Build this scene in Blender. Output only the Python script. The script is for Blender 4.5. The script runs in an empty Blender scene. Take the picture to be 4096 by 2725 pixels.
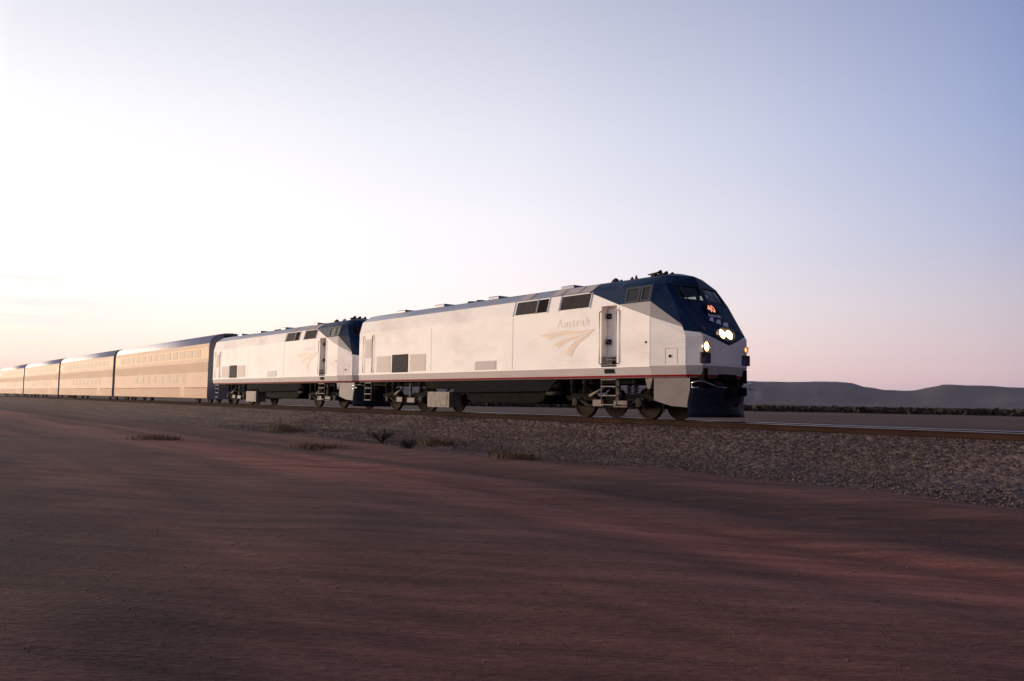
import bpy, bmesh, math, random
from mathutils import Vector, Matrix, noise

R = math.radians
scene = bpy.context.scene
COL = scene.collection

# ------------------------------------------------------------------ camera
CAM = Vector((15.871, -19.987, 0.520))
cd = bpy.data.cameras.new("camera")
cam = bpy.data.objects.new("camera", cd)
COL.objects.link(cam)
_r = Vector((0.63505875, 0.77229156, 0.01631355))
_u = Vector((0.04822343, -0.06071431, 0.99698961))
_f = Vector((-0.77095712, 0.63236028, 0.07579970))
_m = Matrix((_r, _u, -_f)).transposed().to_4x4()
_m.translation = CAM
cam.matrix_world = _m
cd.sensor_width = 36.0
cd.lens = 27.795
cd.clip_start = 0.05
cd.clip_end = 20000.0
scene.camera = cam

# ------------------------------------------------------------------ world (dusk sky)
SUN_AZ = 31.0                      # degrees from -X towards -Y
SUN_EL = 1.0
G_H = Vector((-math.cos(R(20.0)), -math.sin(R(20.0)), 0.0))    # middle of the afterglow
S_H = Vector((-math.cos(R(SUN_AZ)), -math.sin(R(SUN_AZ)), 0.0))
world = bpy.data.worlds.new("World")
scene.world = world
world.use_nodes = True
wt = world.node_tree
wt.nodes.clear()


def wn(t, **kw):
    n = wt.nodes.new(t)
    for k, v in kw.items():
        setattr(n, k, v)
    return n


def wmath(op, a, b=None, clamp=False):
    n = wn('ShaderNodeMath', operation=op)
    n.use_clamp = clamp
    for i, s in enumerate((a, b)):
        if s is None:
            continue
        if isinstance(s, (int, float)):
            n.inputs[i].default_value = s
        else:
            wt.links.new(s, n.inputs[i])
    return n.outputs[0]


def set_ramp(ramp, stops, interp='LINEAR'):
    ramp.interpolation = interp
    e = ramp.elements
    while len(e) > 1:
        e.remove(e[-1])
    e[0].position = stops[0][0]
    e[0].color = stops[0][1]
    for p_, c_ in stops[1:]:
        k = e.new(p_)
        k.color = c_


def srgb(r, g, b):
    def l(c):
        c /= 255.0
        return c / 12.92 if c <= 0.04045 else ((c + 0.055) / 1.055) ** 2.4
    return (l(r), l(g), l(b), 1.0)


def v1(x):
    return (x, x, x, 1.0)


tc = wn('ShaderNodeTexCoord')
sep = wn('ShaderNodeSeparateXYZ')
wt.links.new(tc.outputs['Generated'], sep.inputs[0])
X, Y, Z = sep.outputs
hl = wmath('SQRT', wmath('MAXIMUM', wmath('SUBTRACT', 1.0, wmath('MULTIPLY', Z, Z)), 1e-6))
ca = wmath('DIVIDE', wmath('ADD', wmath('MULTIPLY', X, G_H.x), wmath('MULTIPLY', Y, G_H.y)), hl)
ang = wmath('ARCCOSINE', wmath('MAXIMUM', wmath('MINIMUM', ca, 0.9999), -0.9999))   # 0 at sun .. pi
angn = wmath('DIVIDE', ang, math.pi)
el = wmath('DIVIDE', wmath('ARCSINE', wmath('MAXIMUM', wmath('MINIMUM', Z, 0.9999), -0.9999)), math.pi / 2)
elc = wmath('MAXIMUM', el, 0.0)
# base twilight by elevation (elevation / 90 deg)
rb = wn('ShaderNodeValToRGB')
set_ramp(rb.color_ramp, [(0.0, srgb(200, 172, 182)), (0.025, srgb(202, 180, 192)), (0.07, srgb(192, 183, 200)),
                         (0.12, srgb(170, 175, 206)), (0.20, srgb(146, 160, 203)), (0.31, srgb(120, 134, 181)),
                         (0.55, srgb(84, 98, 148)), (1.0, srgb(62, 74, 122))])
wt.links.new(elc, rb.inputs[0])
# how strong the afterglow is, by elevation and by bearing from the sun
rh = wn('ShaderNodeValToRGB')
set_ramp(rh.color_ramp, [(0.0, v1(0.62)), (0.05, v1(0.86)), (0.14, v1(1.0)), (0.21, v1(0.92)), (0.32, v1(0.64)), (0.55, v1(0.25)), (0.9, v1(0.0))])
wt.links.new(elc, rh.inputs[0])
ra = wn('ShaderNodeValToRGB')
set_ramp(ra.color_ramp, [(0.0, v1(1.0)), (0.09, v1(0.76)), (0.145, v1(0.41)), (0.23, v1(0.385)), (0.33, v1(0.310)), (0.42, v1(0.185)), (0.52, v1(0.0))])
wt.links.new(angn, ra.inputs[0])
g = wmath('MULTIPLY', wmath('MULTIPLY', rh.outputs[0], ra.outputs[0]), 1.75)
rc = wn('ShaderNodeValToRGB')
set_ramp(rc.color_ramp, [(0.0, (1.0, 0.58, 0.30, 1)), (0.03, (1.0, 0.71, 0.44, 1)), (0.08, (1.0, 0.86, 0.66, 1)), (0.2, (1.0, 0.87, 0.57, 1)), (0.35, (0.96, 0.86, 0.62, 1))])
wt.links.new(elc, rc.inputs[0])
gl = wn('ShaderNodeVectorMath', operation='SCALE')
wt.links.new(rc.outputs[0], gl.inputs[0])
wt.links.new(g, gl.inputs['Scale'])
sm = wn('ShaderNodeVectorMath', operation='ADD')
rd = wn('ShaderNodeValToRGB')      # the eastern half of the sky is already going dark
set_ramp(rd.color_ramp, [(0.0, v1(1)), (0.50, v1(1)), (0.60, (0.78, 0.76, 0.80, 1)), (0.75, (0.40, 0.37, 0.43, 1)), (1.0, (0.26, 0.24, 0.30, 1))])
wt.links.new(angn, rd.inputs[0])
bm_ = wn('ShaderNodeVectorMath', operation='MULTIPLY')
wt.links.new(rb.outputs[0], bm_.inputs[0])
wt.links.new(rd.outputs[0], bm_.inputs[1])
wt.links.new(bm_.outputs[0], sm.inputs[0])
wt.links.new(gl.outputs[0], sm.inputs[1])
# thin evening clouds low in the west
mp = wn('ShaderNodeMapping')
mp.inputs['Scale'].default_value = (3.2, 3.2, 46.0)
wt.links.new(tc.outputs['Generated'], mp.inputs[0])
nz = wn('ShaderNodeTexNoise')
nz.inputs['Scale'].default_value = 2.1
nz.inputs['Detail'].default_value = 4.0
wt.links.new(mp.outputs[0], nz.inputs['Vector'])
rn = wn('ShaderNodeValToRGB')
set_ramp(rn.color_ramp, [(0.0, v1(0)), (0.42, v1(0)), (0.55, v1(1)), (1.0, v1(1))])
wt.links.new(nz.outputs[0], rn.inputs[0])
rm = wn('ShaderNodeValToRGB')
set_ramp(rm.color_ramp, [(0.0, v1(0)), (0.02, v1(0.25)), (0.05, v1(1)), (0.085, v1(0.8)), (0.12, v1(0)), (1.0, v1(0))])
wt.links.new(elc, rm.inputs[0])
rq = wn('ShaderNodeValToRGB')
set_ramp(rq.color_ramp, [(0.0, v1(1)), (0.16, v1(0.9)), (0.20, v1(0.0)), (1.0, v1(0))])
wt.links.new(angn, rq.inputs[0])
cf = wmath('MULTIPLY', wmath('MULTIPLY', wmath('MULTIPLY', rn.outputs[0], rm.outputs[0]), rq.outputs[0]), 1.0)
mc = wn('ShaderNodeMix', data_type='RGBA')
mc.inputs['B'].default_value = (0.97, 0.84, 0.86, 1)
wt.links.new(cf, mc.inputs['Factor'])
wt.links.new(sm.outputs[0], mc.inputs['A'])
bg1 = wn('ShaderNodeBackground')
wt.links.new(mc.outputs['Result'], bg1.inputs[0])
bg1.inputs[1].default_value = 0.745
# physical sky of the last sunlight underneath the afterglow
sky = wn('ShaderNodeTexSky', sky_type='NISHITA')
sky.sun_disc = False
sky.sun_elevation = R(SUN_EL)
sky.sun_rotation = math.atan2(S_H.x, S_H.y)
bg2 = wn('ShaderNodeBackground')
wt.links.new(sky.outputs[0], bg2.inputs[0])
bg2.inputs[1].default_value = 0.05
ad = wn('ShaderNodeAddShader')
wt.links.new(bg1.outputs[0], ad.inputs[0])
wt.links.new(bg2.outputs[0], ad.inputs[1])
wo = wn('ShaderNodeOutputWorld')
wt.links.new(ad.outputs[0], wo.inputs[0])

# ------------------------------------------------------------------ sun
sd = bpy.data.lights.new("sun", 'SUN')
sd.energy = 5.0
sd.angle = R(12.0)
sd.color = (1.0, 0.79, 0.60)
sun = bpy.data.objects.new("sun", sd)
COL.objects.link(sun)
_to_sun = Vector((S_H.x * math.cos(R(SUN_EL)), S_H.y * math.cos(R(SUN_EL)), math.sin(R(SUN_EL))))
sun.rotation_euler = _to_sun.to_track_quat('Z', 'Y').to_euler()
sun.location = (-30, -30, 30)

scene.view_settings.view_transform = 'Standard'
scene.view_settings.look = 'None'
scene.view_settings.exposure = 0.42
scene.view_settings.gamma = 1.0
scene.cycles.use_denoising = True
scene.cycles.max_bounces = 8
scene.cycles.sample_clamp_indirect = 6.0

# ------------------------------------------------------------------ materials


def mat(name, col, rough=0.6, metal=0.0, spec=0.5, emit=None, estr=0.0, var=0.0, vscale=3.0, stretch=(1, 1, 1), bump=0.0, bscale=20.0, dirt=None, dscale=1.5):
    m = bpy.data.materials.new(name)
    m.use_nodes = True
    nt = m.node_tree
    b = nt.nodes['Principled BSDF']
    b.inputs['Base Color'].default_value = (*col, 1)
    b.inputs['Roughness'].default_value = rough
    b.inputs['Metallic'].default_value = metal
    b.inputs['Specular IOR Level'].default_value = spec
    if emit:
        b.inputs['Emission Color'].default_value = (*emit, 1)
        b.inputs['Emission Strength'].default_value = estr
    if var or dirt or bump:
        t = nt.nodes.new('ShaderNodeTexCoord')
        mpg = nt.nodes.new('ShaderNodeMapping')
        mpg.inputs['Scale'].default_value = stretch
        nt.links.new(t.outputs['Object'], mpg.inputs[0])
    src = None
    if var:
        n = nt.nodes.new('ShaderNodeTexNoise')
        n.inputs['Scale'].default_value = vscale
        n.inputs['Detail'].default_value = 6
        nt.links.new(mpg.outputs[0], n.inputs['Vector'])
        r = nt.nodes.new('ShaderNodeValToRGB')
        set_ramp(r.color_ramp, [(0.3, (*[c * (1 - var) for c in col], 1)), (0.7, (*[min(1, c * (1 + var)) for c in col], 1))])
        nt.links.new(n.outputs[0], r.inputs[0])
        src = r.outputs[0]
        nt.links.new(src, b.inputs['Base Color'])
    if dirt:
        n2 = nt.nodes.new('ShaderNodeTexNoise')
        n2.inputs['Scale'].default_value = dscale
        n2.inputs['Detail'].default_value = 8
        n2.inputs['Roughness'].default_value = 0.65
        nt.links.new(mpg.outputs[0], n2.inputs['Vector'])
        r2 = nt.nodes.new('ShaderNodeValToRGB')
        set_ramp(r2.color_ramp, [(0.48, v1(0)), (0.78, v1(0.65))])
        nt.links.new(n2.outputs[0], r2.inputs[0])
        mx = nt.nodes.new('ShaderNodeMix')
        mx.data_type = 'RGBA'
        nt.links.new(r2.outputs[0], mx.inputs['Factor'])
        if src:
            nt.links.new(src, mx.inputs['A'])
        else:
            mx.inputs['A'].default_value = (*col, 1)
        mx.inputs['B'].default_value = (*dirt, 1)
        nt.links.new(mx.outputs['Result'], b.inputs['Base Color'])
    if bump:
        n3 = nt.nodes.new('ShaderNodeTexNoise')
        n3.inputs['Scale'].default_value = bscale
        n3.inputs['Detail'].default_value = 5
        nt.links.new(mpg.outputs[0], n3.inputs['Vector'])
        bp = nt.nodes.new('ShaderNodeBump')
        bp.inputs['Strength'].default_value = bump
        bp.inputs['Distance'].default_value = 0.02
        nt.links.new(n3.outputs[0], bp.inputs['Height'])
        nt.links.new(bp.outputs[0], b.inputs['Normal'])
    return m


def glass(name, tint, refl=0.10):
    m = bpy.data.materials.new(name)
    m.use_nodes = True
    nt = m.node_tree
    nt.nodes.clear()
    o = nt.nodes.new('ShaderNodeOutputMaterial')
    tr = nt.nodes.new('ShaderNodeBsdfTransparent')
    tr.inputs[0].default_value = (*tint, 1)
    gs = nt.nodes.new('ShaderNodeBsdfGlossy')
    gs.inputs['Roughness'].default_value = 0.03
    lw = nt.nodes.new('ShaderNodeLayerWeight')
    lw.inputs[0].default_value = 0.5
    pw = nt.nodes.new('ShaderNodeMath')
    pw.operation = 'POWER'
    pw.inputs[1].default_value = 4.5
    nt.links.new(lw.outputs['Facing'], pw.inputs[0])
    fr = nt.nodes.new('ShaderNodeMath')
    fr.operation = 'MULTIPLY_ADD'
    fr.inputs[1].default_value = 0.9
    fr.inputs[2].default_value = 0.05
    nt.links.new(pw.outputs[0], fr.inputs[0])
    mx = nt.nodes.new('ShaderNodeMixShader')
    nt.links.new(fr.outputs[0], mx.inputs[0])
    nt.links.new(tr.outputs[0], mx.inputs[1])
    nt.links.new(gs.outputs[0], mx.inputs[2])
    nt.links.new(mx.outputs[0], o.inputs[0])
    return m


M = dict(
    silver=mat("silver_paint", (0.88, 0.82, 0.76), 0.58, 0.0, 0.16, var=0.05, vscale=1.2, stretch=(0.5, 1, 1), dirt=(0.58, 0.51, 0.45), dscale=0.9),
    sill=mat("grey_sill", (0.43, 0.375, 0.36), 0.55, 0.0, 0.2, var=0.08, vscale=2.0, stretch=(0.4, 1, 1)),  # grey, darker than the silver side above it
    pilot=mat("pilot_paint", (0.22, 0.185, 0.165), 0.55, 0.0, 0.3, var=0.12, vscale=2.0, dirt=(0.16, 0.13, 0.12), dscale=2.5),
    grey=mat("grey_band_paint", (0.34, 0.32, 0.31), 0.55, 0.0, 0.12, var=0.05, vscale=2.0),
    slate=mat("slate_roof_paint", (0.22, 0.24, 0.30), 0.45, 0.0, 0.5, var=0.15, vscale=1.2),
    blue=mat("blue_paint", (0.0010, 0.014, 0.050), 0.45, 0.0, 0.12, var=0.12, vscale=2.0),
    red=mat("red_stripe_paint", (0.23, 0.004, 0.010), 0.6, 0.0, 0.06, var=0.08, vscale=3.0),
    dark=mat("dark_grille", (0.014, 0.012, 0.012), 0.8, 0.0, 0.05, var=0.25, vscale=6.0),
    screen=mat("grey_screen", (0.050, 0.044, 0.046), 0.7, 0.0, 0.06, var=0.2, vscale=5.0),
    black=mat("black_undergear", (0.008, 0.007, 0.007), 0.8, 0.0, 0.03, var=0.4, vscale=5.0, dirt=(0.022, 0.016, 0.013), dscale=4.0),
    frame=mat("grimy_steel", (0.022, 0.018, 0.016), 0.7, 0.0, 0.08, var=0.4, vscale=6.0, dirt=(0.045, 0.032, 0.025), dscale=3.0),
    pale=mat("pale_grimy_metal", (0.17, 0.135, 0.11), 0.6, 0.0, 0.2, var=0.35, vscale=6.0, dirt=(0.04, 0.03, 0.025), dscale=5.0),
    steel=mat("bare_steel", (0.52, 0.50, 0.48), 0.28, 1.0, 0.5, var=0.1, vscale=8.0),
    tread=mat("polished_rail_head", (0.55, 0.50, 0.48), 0.30, 1.0, 0.5, var=0.12, vscale=2.0, stretch=(0.2, 2, 2)),
    rust=mat("rusty_rail_side", (0.038, 0.021, 0.015), 0.9, 0.0, 0.04, var=0.25, vscale=3.0, stretch=(0.4, 1, 1), bump=0.3, bscale=40),
    wheel=mat("wheel_steel", (0.026, 0.017, 0.012), 0.75, 0.0, 0.04, var=0.3, vscale=5.0),
    tank=mat("tank_paint", (0.010, 0.0105, 0.0115), 0.8, 0.0, 0.02, var=0.2, vscale=1.2, dirt=(0.020, 0.015, 0.013), dscale=1.0),
    plow=mat("plow_paint", (0.010, 0.014, 0.026), 0.6, 0.0, 0.12, var=0.3, vscale=3.0),
    louver=mat("pale_louver", (0.60, 0.52, 0.46), 0.6, 0.0, 0.15),
    tan=mat("tan_emblem", (0.78, 0.64, 0.50), 0.55, 0.0, 0.15, var=0.08, vscale=1.5),
    letter=mat("pale_lettering", (0.77, 0.68, 0.61), 0.5, 0.0, 0.25),
    white=mat("white_lettering", (0.62, 0.62, 0.70), 0.45, 0.0, 0.4),
    interior=mat("cab_interior", (0.035, 0.035, 0.034), 0.8, 0.0, 0.2),
    seatm=mat("cab_seat", (0.05, 0.042, 0.035), 0.8, 0.0, 0.2),
    rubber=mat("rubber", (0.012, 0.012, 0.012), 0.7),
    pocket=mat("brown_step_pocket", (0.035, 0.018, 0.008), 0.7),
    bluehose=mat("blue_cable", (0.015, 0.05, 0.20), 0.5),
    marker=mat("dark_red_lens", (0.05, 0.008, 0.006), 0.25, 0.0, 0.6),
    reflector=mat("lamp_reflector", (0.95, 0.66, 0.38), 0.22, 1.0, 0.5),  # gold tint stands in for the warm glow around the lamps
    lamp=mat("lit_lamp", (1, 0.9, 0.7), 0.3, emit=(1.0, 0.70, 0.34), estr=3.4),
    lampdim=mat("dim_lamp", (0.6, 0.2, 0.1), 0.3, emit=(1.0, 0.34, 0.13), estr=1.6),
    numlit=mat("lit_number", (0.6, 0.3, 0.2), 0.4, emit=(1.0, 0.36, 0.20), estr=0.75),
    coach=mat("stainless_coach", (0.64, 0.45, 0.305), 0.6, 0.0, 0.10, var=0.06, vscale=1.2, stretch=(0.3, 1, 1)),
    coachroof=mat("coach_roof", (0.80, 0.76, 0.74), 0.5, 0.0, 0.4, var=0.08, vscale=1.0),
    coachglass_glow=mat("coach_glass_sunset_tint", (0.24, 0.13, 0.055), 0.45, 0.0, 0.07),  # gold base colour stands in for sunset reflected in the panes
    coachband_glow=mat("coach_band_sunset_tint", (0.60, 0.35, 0.15), 0.55, 0.0, 0.15, var=0.06, vscale=1.0),  # orange base colour paints the sunset's reflection along the window band
    wood=mat("tie_wood", (0.075, 0.055, 0.045), 0.9, 0.0, 0.2, var=0.35, vscale=4.0, stretch=(4, 0.6, 4), bump=0.5, bscale=30),
)
M['cabglass'] = glass("cab_glass", (0.42, 0.47, 0.45))
M['windglass'] = glass("windshield_glass", (0.72, 0.80, 0.75))

# ------------------------------------------------------------------ mesh helpers


class MB:
    def __init__(self):
        self.v, self.f, self.mi, self.sm = [], [], [], []

    def face(self, pts, m=0, smooth=False):
        i = len(self.v)
        self.v.extend([tuple(p) for p in pts])
        self.f.append(tuple(range(i, i + len(pts))))
        self.mi.append(m)
        self.sm.append(smooth)

    def box(self, x0, x1, y0, y1, z0, z1, m=0):
        p = [(x0, y0, z0), (x1, y0, z0), (x1, y1, z0), (x0, y1, z0), (x0, y0, z1), (x1, y0, z1), (x1, y1, z1), (x0, y1, z1)]
        i = len(self.v)
        self.v.extend(p)
        for q in ((0, 3, 2, 1), (4, 5, 6, 7), (0, 1, 5, 4), (1, 2, 6, 5), (2, 3, 7, 6), (3, 0, 4, 7)):
            self.f.append(tuple(i + k for k in q))
            self.mi.append(m)
            self.sm.append(False)

    def tube(self, pts, r, n=8, m=0, cap=True, radii=None):
        pts = [Vector(p) for p in pts]
        base = len(self.v)
        for k, p in enumerate(pts):
            a = pts[max(k - 1, 0)]
            b = pts[min(k + 1, len(pts) - 1)]
            t = (b - a).normalized()
            s = t.cross(Vector((0, 0, 1)))
            if s.length < 1e-3:
                s = t.cross(Vector((0, 1, 0)))
            s.normalize()
            w = s.cross(t)
            rr = radii[k] if radii else r
            for j in range(n):
                an = 2 * math.pi * j / n
                self.v.append(tuple(p + s * (math.cos(an) * rr) + w * (math.sin(an) * rr)))
        for k in range(len(pts) - 1):
            for j in range(n):
                a = base + k * n + j
                b = base + k * n + (j + 1) % n
                self.f.append((a, b, b + n, a + n))
                self.mi.append(m)
                self.sm.append(True)
        if cap:
            self.f.append(tuple(base + j for j in range(n - 1, -1, -1)))
            self.mi.append(m)
            self.sm.append(False)
            e = base + (len(pts) - 1) * n
            self.f.append(tuple(e + j for j in range(n)))
            self.mi.append(m)
            self.sm.append(False)

    def lathe_y(self, c, prof, n=32, m=0, axis='y'):
        """prof: list of (offset along the axis, radius)"""
        base = len(self.v)
        c = Vector(c)
        for (o, r_) in prof:
            for j in range(n):
                an = 2 * math.pi * j / n
                if axis == 'y':
                    q = Vector((math.cos(an) * r_, o, math.sin(an) * r_))
                elif axis == 'z':
                    q = Vector((math.cos(an) * r_, math.sin(an) * r_, o))
                else:
                    q = Vector((o, math.cos(an) * r_, math.sin(an) * r_))
                self.v.append(tuple(c + q))
        for k in range(len(prof) - 1):
            for j in range(n):
                a = base + k * n + j
                b = base + k * n + (j + 1) % n
                self.f.append((a, b, b + n, a + n))
                self.mi.append(m)
                self.sm.append(abs(prof[k][0] - prof[k + 1][0]) > 1e-4 and abs(prof[k][1] - prof[k + 1][1]) < 1e-4)
        for k, rev in ((0, True), (len(prof) - 1, False)):
            if prof[k][1] > 1e-4:
                q = [base + k * n + j for j in range(n)]
                self.f.append(tuple(reversed(q)) if rev else tuple(q))
                self.mi.append(m)
                self.sm.append(False)

    def prism(self, poly, y0, y1, m=0):
        """poly in (x, z) extruded along y"""
        n = len(poly)
        i = len(self.v)
        self.v.extend([(x, y0, z) for x, z in poly] + [(x, y1, z) for x, z in poly])
        self.f.append(tuple(i + k for k in range(n)))
        self.f.append(tuple(i + n + k for k in range(n - 1, -1, -1)))
        self.mi += [m, m]
        self.sm += [False, False]
        for k in range(n):
            a, b = i + k, i + (k + 1) % n
            self.f.append((a, a + n, b + n, b))
            self.mi.append(m)
            self.sm.append(False)

    def build(self, name, mats, parent=None, post=None, fix=True, bevel=0.0):
        me = bpy.data.meshes.new(name)
        me.from_pydata(self.v, [], self.f)
        for m_ in (mats if isinstance(mats, (list, tuple)) else [mats]):
            me.materials.append(m_)
        me.polygons.foreach_set('material_index', self.mi)
        me.polygons.foreach_set('use_smooth', self.sm)
        if fix or post:
            bm = bmesh.new()
            bm.from_mesh(me)
            bmesh.ops.remove_doubles(bm, verts=bm.verts, dist=2e-4)
            if post:
                post(bm)
            bmesh.ops.recalc_face_normals(bm, faces=bm.faces)
            bm.to_mesh(me)
            bm.free()
        me.update()
        o = bpy.data.objects.new(name, me)
        COL.objects.link(o)
        if parent:
            o.parent = parent
        if bevel:
            md = o.modifiers.new("bevel", 'BEVEL')
            md.width = bevel
            md.segments = 2
            md.limit_method = 'ANGLE'
            md.angle_limit = R(35)
        return o


def tag(o, label, cat, group=None, kind=None):
    if label:
        o['label'] = label
    if cat:
        o['category'] = cat
    if group:
        o['group'] = group
    if kind:
        o['kind'] = kind
    return o


def empty(name, loc=(0, 0, 0)):
    o = bpy.data.objects.new(name, None)
    o.location = loc
    COL.objects.link(o)
    return o


def copy_tree(o, parent=None):
    c = o.copy()
    COL.objects.link(c)
    c.parent = parent
    for ch in list(o.children):
        copy_tree(ch, c)
    return c


def lerp(a, b, t):
    return tuple(a[k] + (b[k] - a[k]) * t for k in range(len(a)))


def patch(mb, P, us, vs, m=0, skip=(), smooth=False):
    for i in range(len(us) - 1):
        for j in range(len(vs) - 1):
            if (i, j) in skip:
                continue
            mb.face([P(us[i], vs[j]), P(us[i + 1], vs[j]), P(us[i + 1], vs[j + 1]), P(us[i], vs[j + 1])], m(us[i], vs[j]) if callable(m) else m, smooth)


def text_mesh(s, size, depth=0.004, shear=0.0, extra=1.0):
    cu = bpy.data.curves.new("lettering", 'FONT')
    cu.body = s
    cu.size = size
    cu.align_x = 'CENTER'
    cu.align_y = 'CENTER'
    cu.extrude = depth
    cu.shear = shear
    cu.space_character = extra
    cu.offset = 0.006
    o = bpy.data.objects.new("lettering", cu)
    COL.objects.link(o)
    bpy.context.view_layer.update()
    dg = bpy.context.evaluated_depsgraph_get()
    me = bpy.data.meshes.new_from_object(o.evaluated_get(dg))
    bpy.data.objects.remove(o)
    bpy.data.curves.remove(cu)
    return me


# ------------------------------------------------------------------ ground, hills, ballast
STREAK = Vector((0.778, 0.628, 0)).normalized()       # made-up streak direction, drawing a sideways motion blur into the dirt
GZ = -1.0


def ground_mat():
    m = bpy.data.materials.new("desert_dirt")
    m.use_nodes = True
    nt = m.node_tree
    L = nt.links.new
    b = nt.nodes['Principled BSDF']
    b.inputs['Roughness'].default_value = 0.95
    b.inputs['Specular IOR Level'].default_value = 0.15
    geo = nt.nodes.new('ShaderNodeNewGeometry')

    def noise_n(scale, stretch, rot, detail=6, rough=0.55, loc=(0, 0, 0)):
        mpg = nt.nodes.new('ShaderNodeMapping')
        mpg.vector_type = 'TEXTURE'
        mpg.inputs['Rotation'].default_value = (0, 0, rot)
        mpg.inputs['Location'].default_value = loc
        mpg.inputs['Scale'].default_value = stretch
        L(geo.outputs['Position'], mpg.inputs[0])
        n = nt.nodes.new('ShaderNodeTexNoise')
        n.inputs['Scale'].default_value = scale
        n.inputs['Detail'].default_value = detail
        n.inputs['Roughness'].default_value = rough
        L(mpg.outputs[0], n.inputs['Vector'])
        return n.outputs[0]

    def ramp(s, stops):
        r = nt.nodes.new('ShaderNodeValToRGB')
        set_ramp(r.color_ramp, stops)
        L(s, r.inputs[0])
        return r.outputs[0]

    def mix(f, a, c, blend='MIX'):
        n = nt.nodes.new('ShaderNodeMix')
        n.data_type = 'RGBA'
        n.blend_type = blend
        for s, k in ((f, 'Factor'), (a, 'A'), (c, 'B')):
            if isinstance(s, (int, float)):
                n.inputs[k].default_value = s
            elif isinstance(s, tuple):
                n.inputs[k].default_value = s
            else:
                L(s, n.inputs[k])
        return n.outputs['Result']
    wa = math.atan2(STREAK.y, STREAK.x)
    # earth tones in bands that run along the track (graded strip, worn lane)
    bands = noise_n(0.55, (14.0, 1.0, 1.0), 0.0, 3, 0.5, (3, 2, 0))
    col = ramp(bands, [(0.34, (0.088, 0.041, 0.034, 1)), (0.46, (0.122, 0.054, 0.043, 1)), (0.58, (0.200, 0.086, 0.068, 1)), (0.72, (0.134, 0.062, 0.050, 1))])
    patches = noise_n(0.5, (5.0, 1.6, 1.0), wa, 5, 0.6, (9, 1, 0))
    col = mix(ramp(patches, [(0.40, v1(0)), (0.66, v1(0.65))]), col, (0.100, 0.054, 0.050, 1))
    sx0 = nt.nodes.new('ShaderNodeSeparateXYZ')
    L(geo.outputs['Position'], sx0.inputs[0])
    wob = nt.nodes.new('ShaderNodeMath')
    wob.operation = 'MULTIPLY_ADD'
    wob.inputs[1].default_value = 2.2
    L(noise_n(0.8, (6.0, 1.0, 1.0), 0.0, 5, 0.6), wob.inputs[0])
    L(sx0.outputs[1], wob.inputs[2])
    lat = nt.nodes.new('ShaderNodeMapRange')
    lat.inputs['From Min'].default_value = -20.0 + 1.1
    lat.inputs['From Max'].default_value = -8.0 + 1.1
    L(wob.outputs[0], lat.inputs[0])
    # service road: worn reddish lane between darker verges
    lane = ramp(lat.outputs[0], [(0.0, (0.62, 0.56, 0.63, 1)), (0.22, (0.84, 0.75, 0.76, 1)), (0.36, (1.05, 0.96, 0.88, 1)), (0.44, (0.84, 0.78, 0.78, 1)), (0.52, (0.95, 0.90, 0.88, 1)),
                                 (0.60, (1.42, 1.14, 1.04, 1)), (0.72, (1.40, 1.12, 1.02, 1)), (0.79, (1.05, 0.98, 0.96, 1)), (0.84, (0.52, 0.52, 0.56, 1)), (0.90, (0.86, 0.82, 0.80, 1)), (1.0, (0.80, 0.80, 0.82, 1))])
    col = mix(1.0, col, lane, 'MULTIPLY')
    comb = noise_n(3.6, (9.0, 1.0, 1.0), wa, 7, 0.62)  # long streaks put into the dirt colour to imitate motion blur
    col = mix(1.0, col, ramp(comb, [(0.28, v1(0.52)), (0.5, v1(0.98)), (0.72, v1(1.42))]), 'MULTIPLY')
    grit = noise_n(26.0, (3.0, 1.0, 1.0), wa, 4, 0.6)
    col = mix(0.8, col, ramp(grit, [(0.3, v1(0.72)), (0.7, v1(1.24))]), 'MULTIPLY')
    # paler dry grass far out
    sx = nt.nodes.new('ShaderNodeSeparateXYZ')
    L(geo.outputs['Position'], sx.inputs[0])
    far = nt.nodes.new('ShaderNodeMapRange')
    far.inputs['From Min'].default_value = 6.0
    far.inputs['From Max'].default_value = 30.0
    L(sx.outputs[1], far.inputs[0])
    drygrass = ramp(noise_n(0.12, (3.0, 1.0, 1.0), 0.3, 6), [(0.35, (0.078, 0.044, 0.034, 1)), (0.65, (0.125, 0.072, 0.054, 1))])
    col = mix(far.outputs[0], col, drygrass)
    L(col, b.inputs['Base Color'])
    bp = nt.nodes.new('ShaderNodeBump')
    bp.inputs['Strength'].default_value = 0.5
    bp.inputs['Distance'].default_value = 0.03
    hs = nt.nodes.new('ShaderNodeMath')
    hs.operation = 'ADD'
    L(comb, hs.inputs[0])
    L(grit, hs.inputs[1])
    L(hs.outputs[0], bp.inputs['Height'])
    L(bp.outputs[0], b.inputs['Normal'])
    return m


def ground_z(x, y):
    d = math.hypot(x - CAM.x, y - CAM.y)
    h = noise.noise(Vector((x * 0.09, y * 0.22, 3.1))) * 0.10 + noise.noise(Vector((x * 0.5, y * 0.9, 7.7))) * 0.03
    # shallow ruts of the service road that follows the track
    for yr in (-9.6, -11.3):
        h -= 0.05 * math.exp(-((y - yr + 0.3 * math.sin(x * 0.07)) / 0.28) ** 2)
    h += 0.07 * math.exp(-((y + 7.7 + 0.2 * math.sin(x * 0.11)) / 0.5) ** 2)
    if d > 300:
        h += (d - 300) * 0.0005 * noise.noise(Vector((x * 0.0012, y * 0.0012, 1.0)))
    return GZ + h


def sinh_axis(n, near, far):
    k = math.asinh(far / near)
    return [near * math.sinh(k * (2 * i / (n - 1) - 1)) for i in range(n)]


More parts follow.
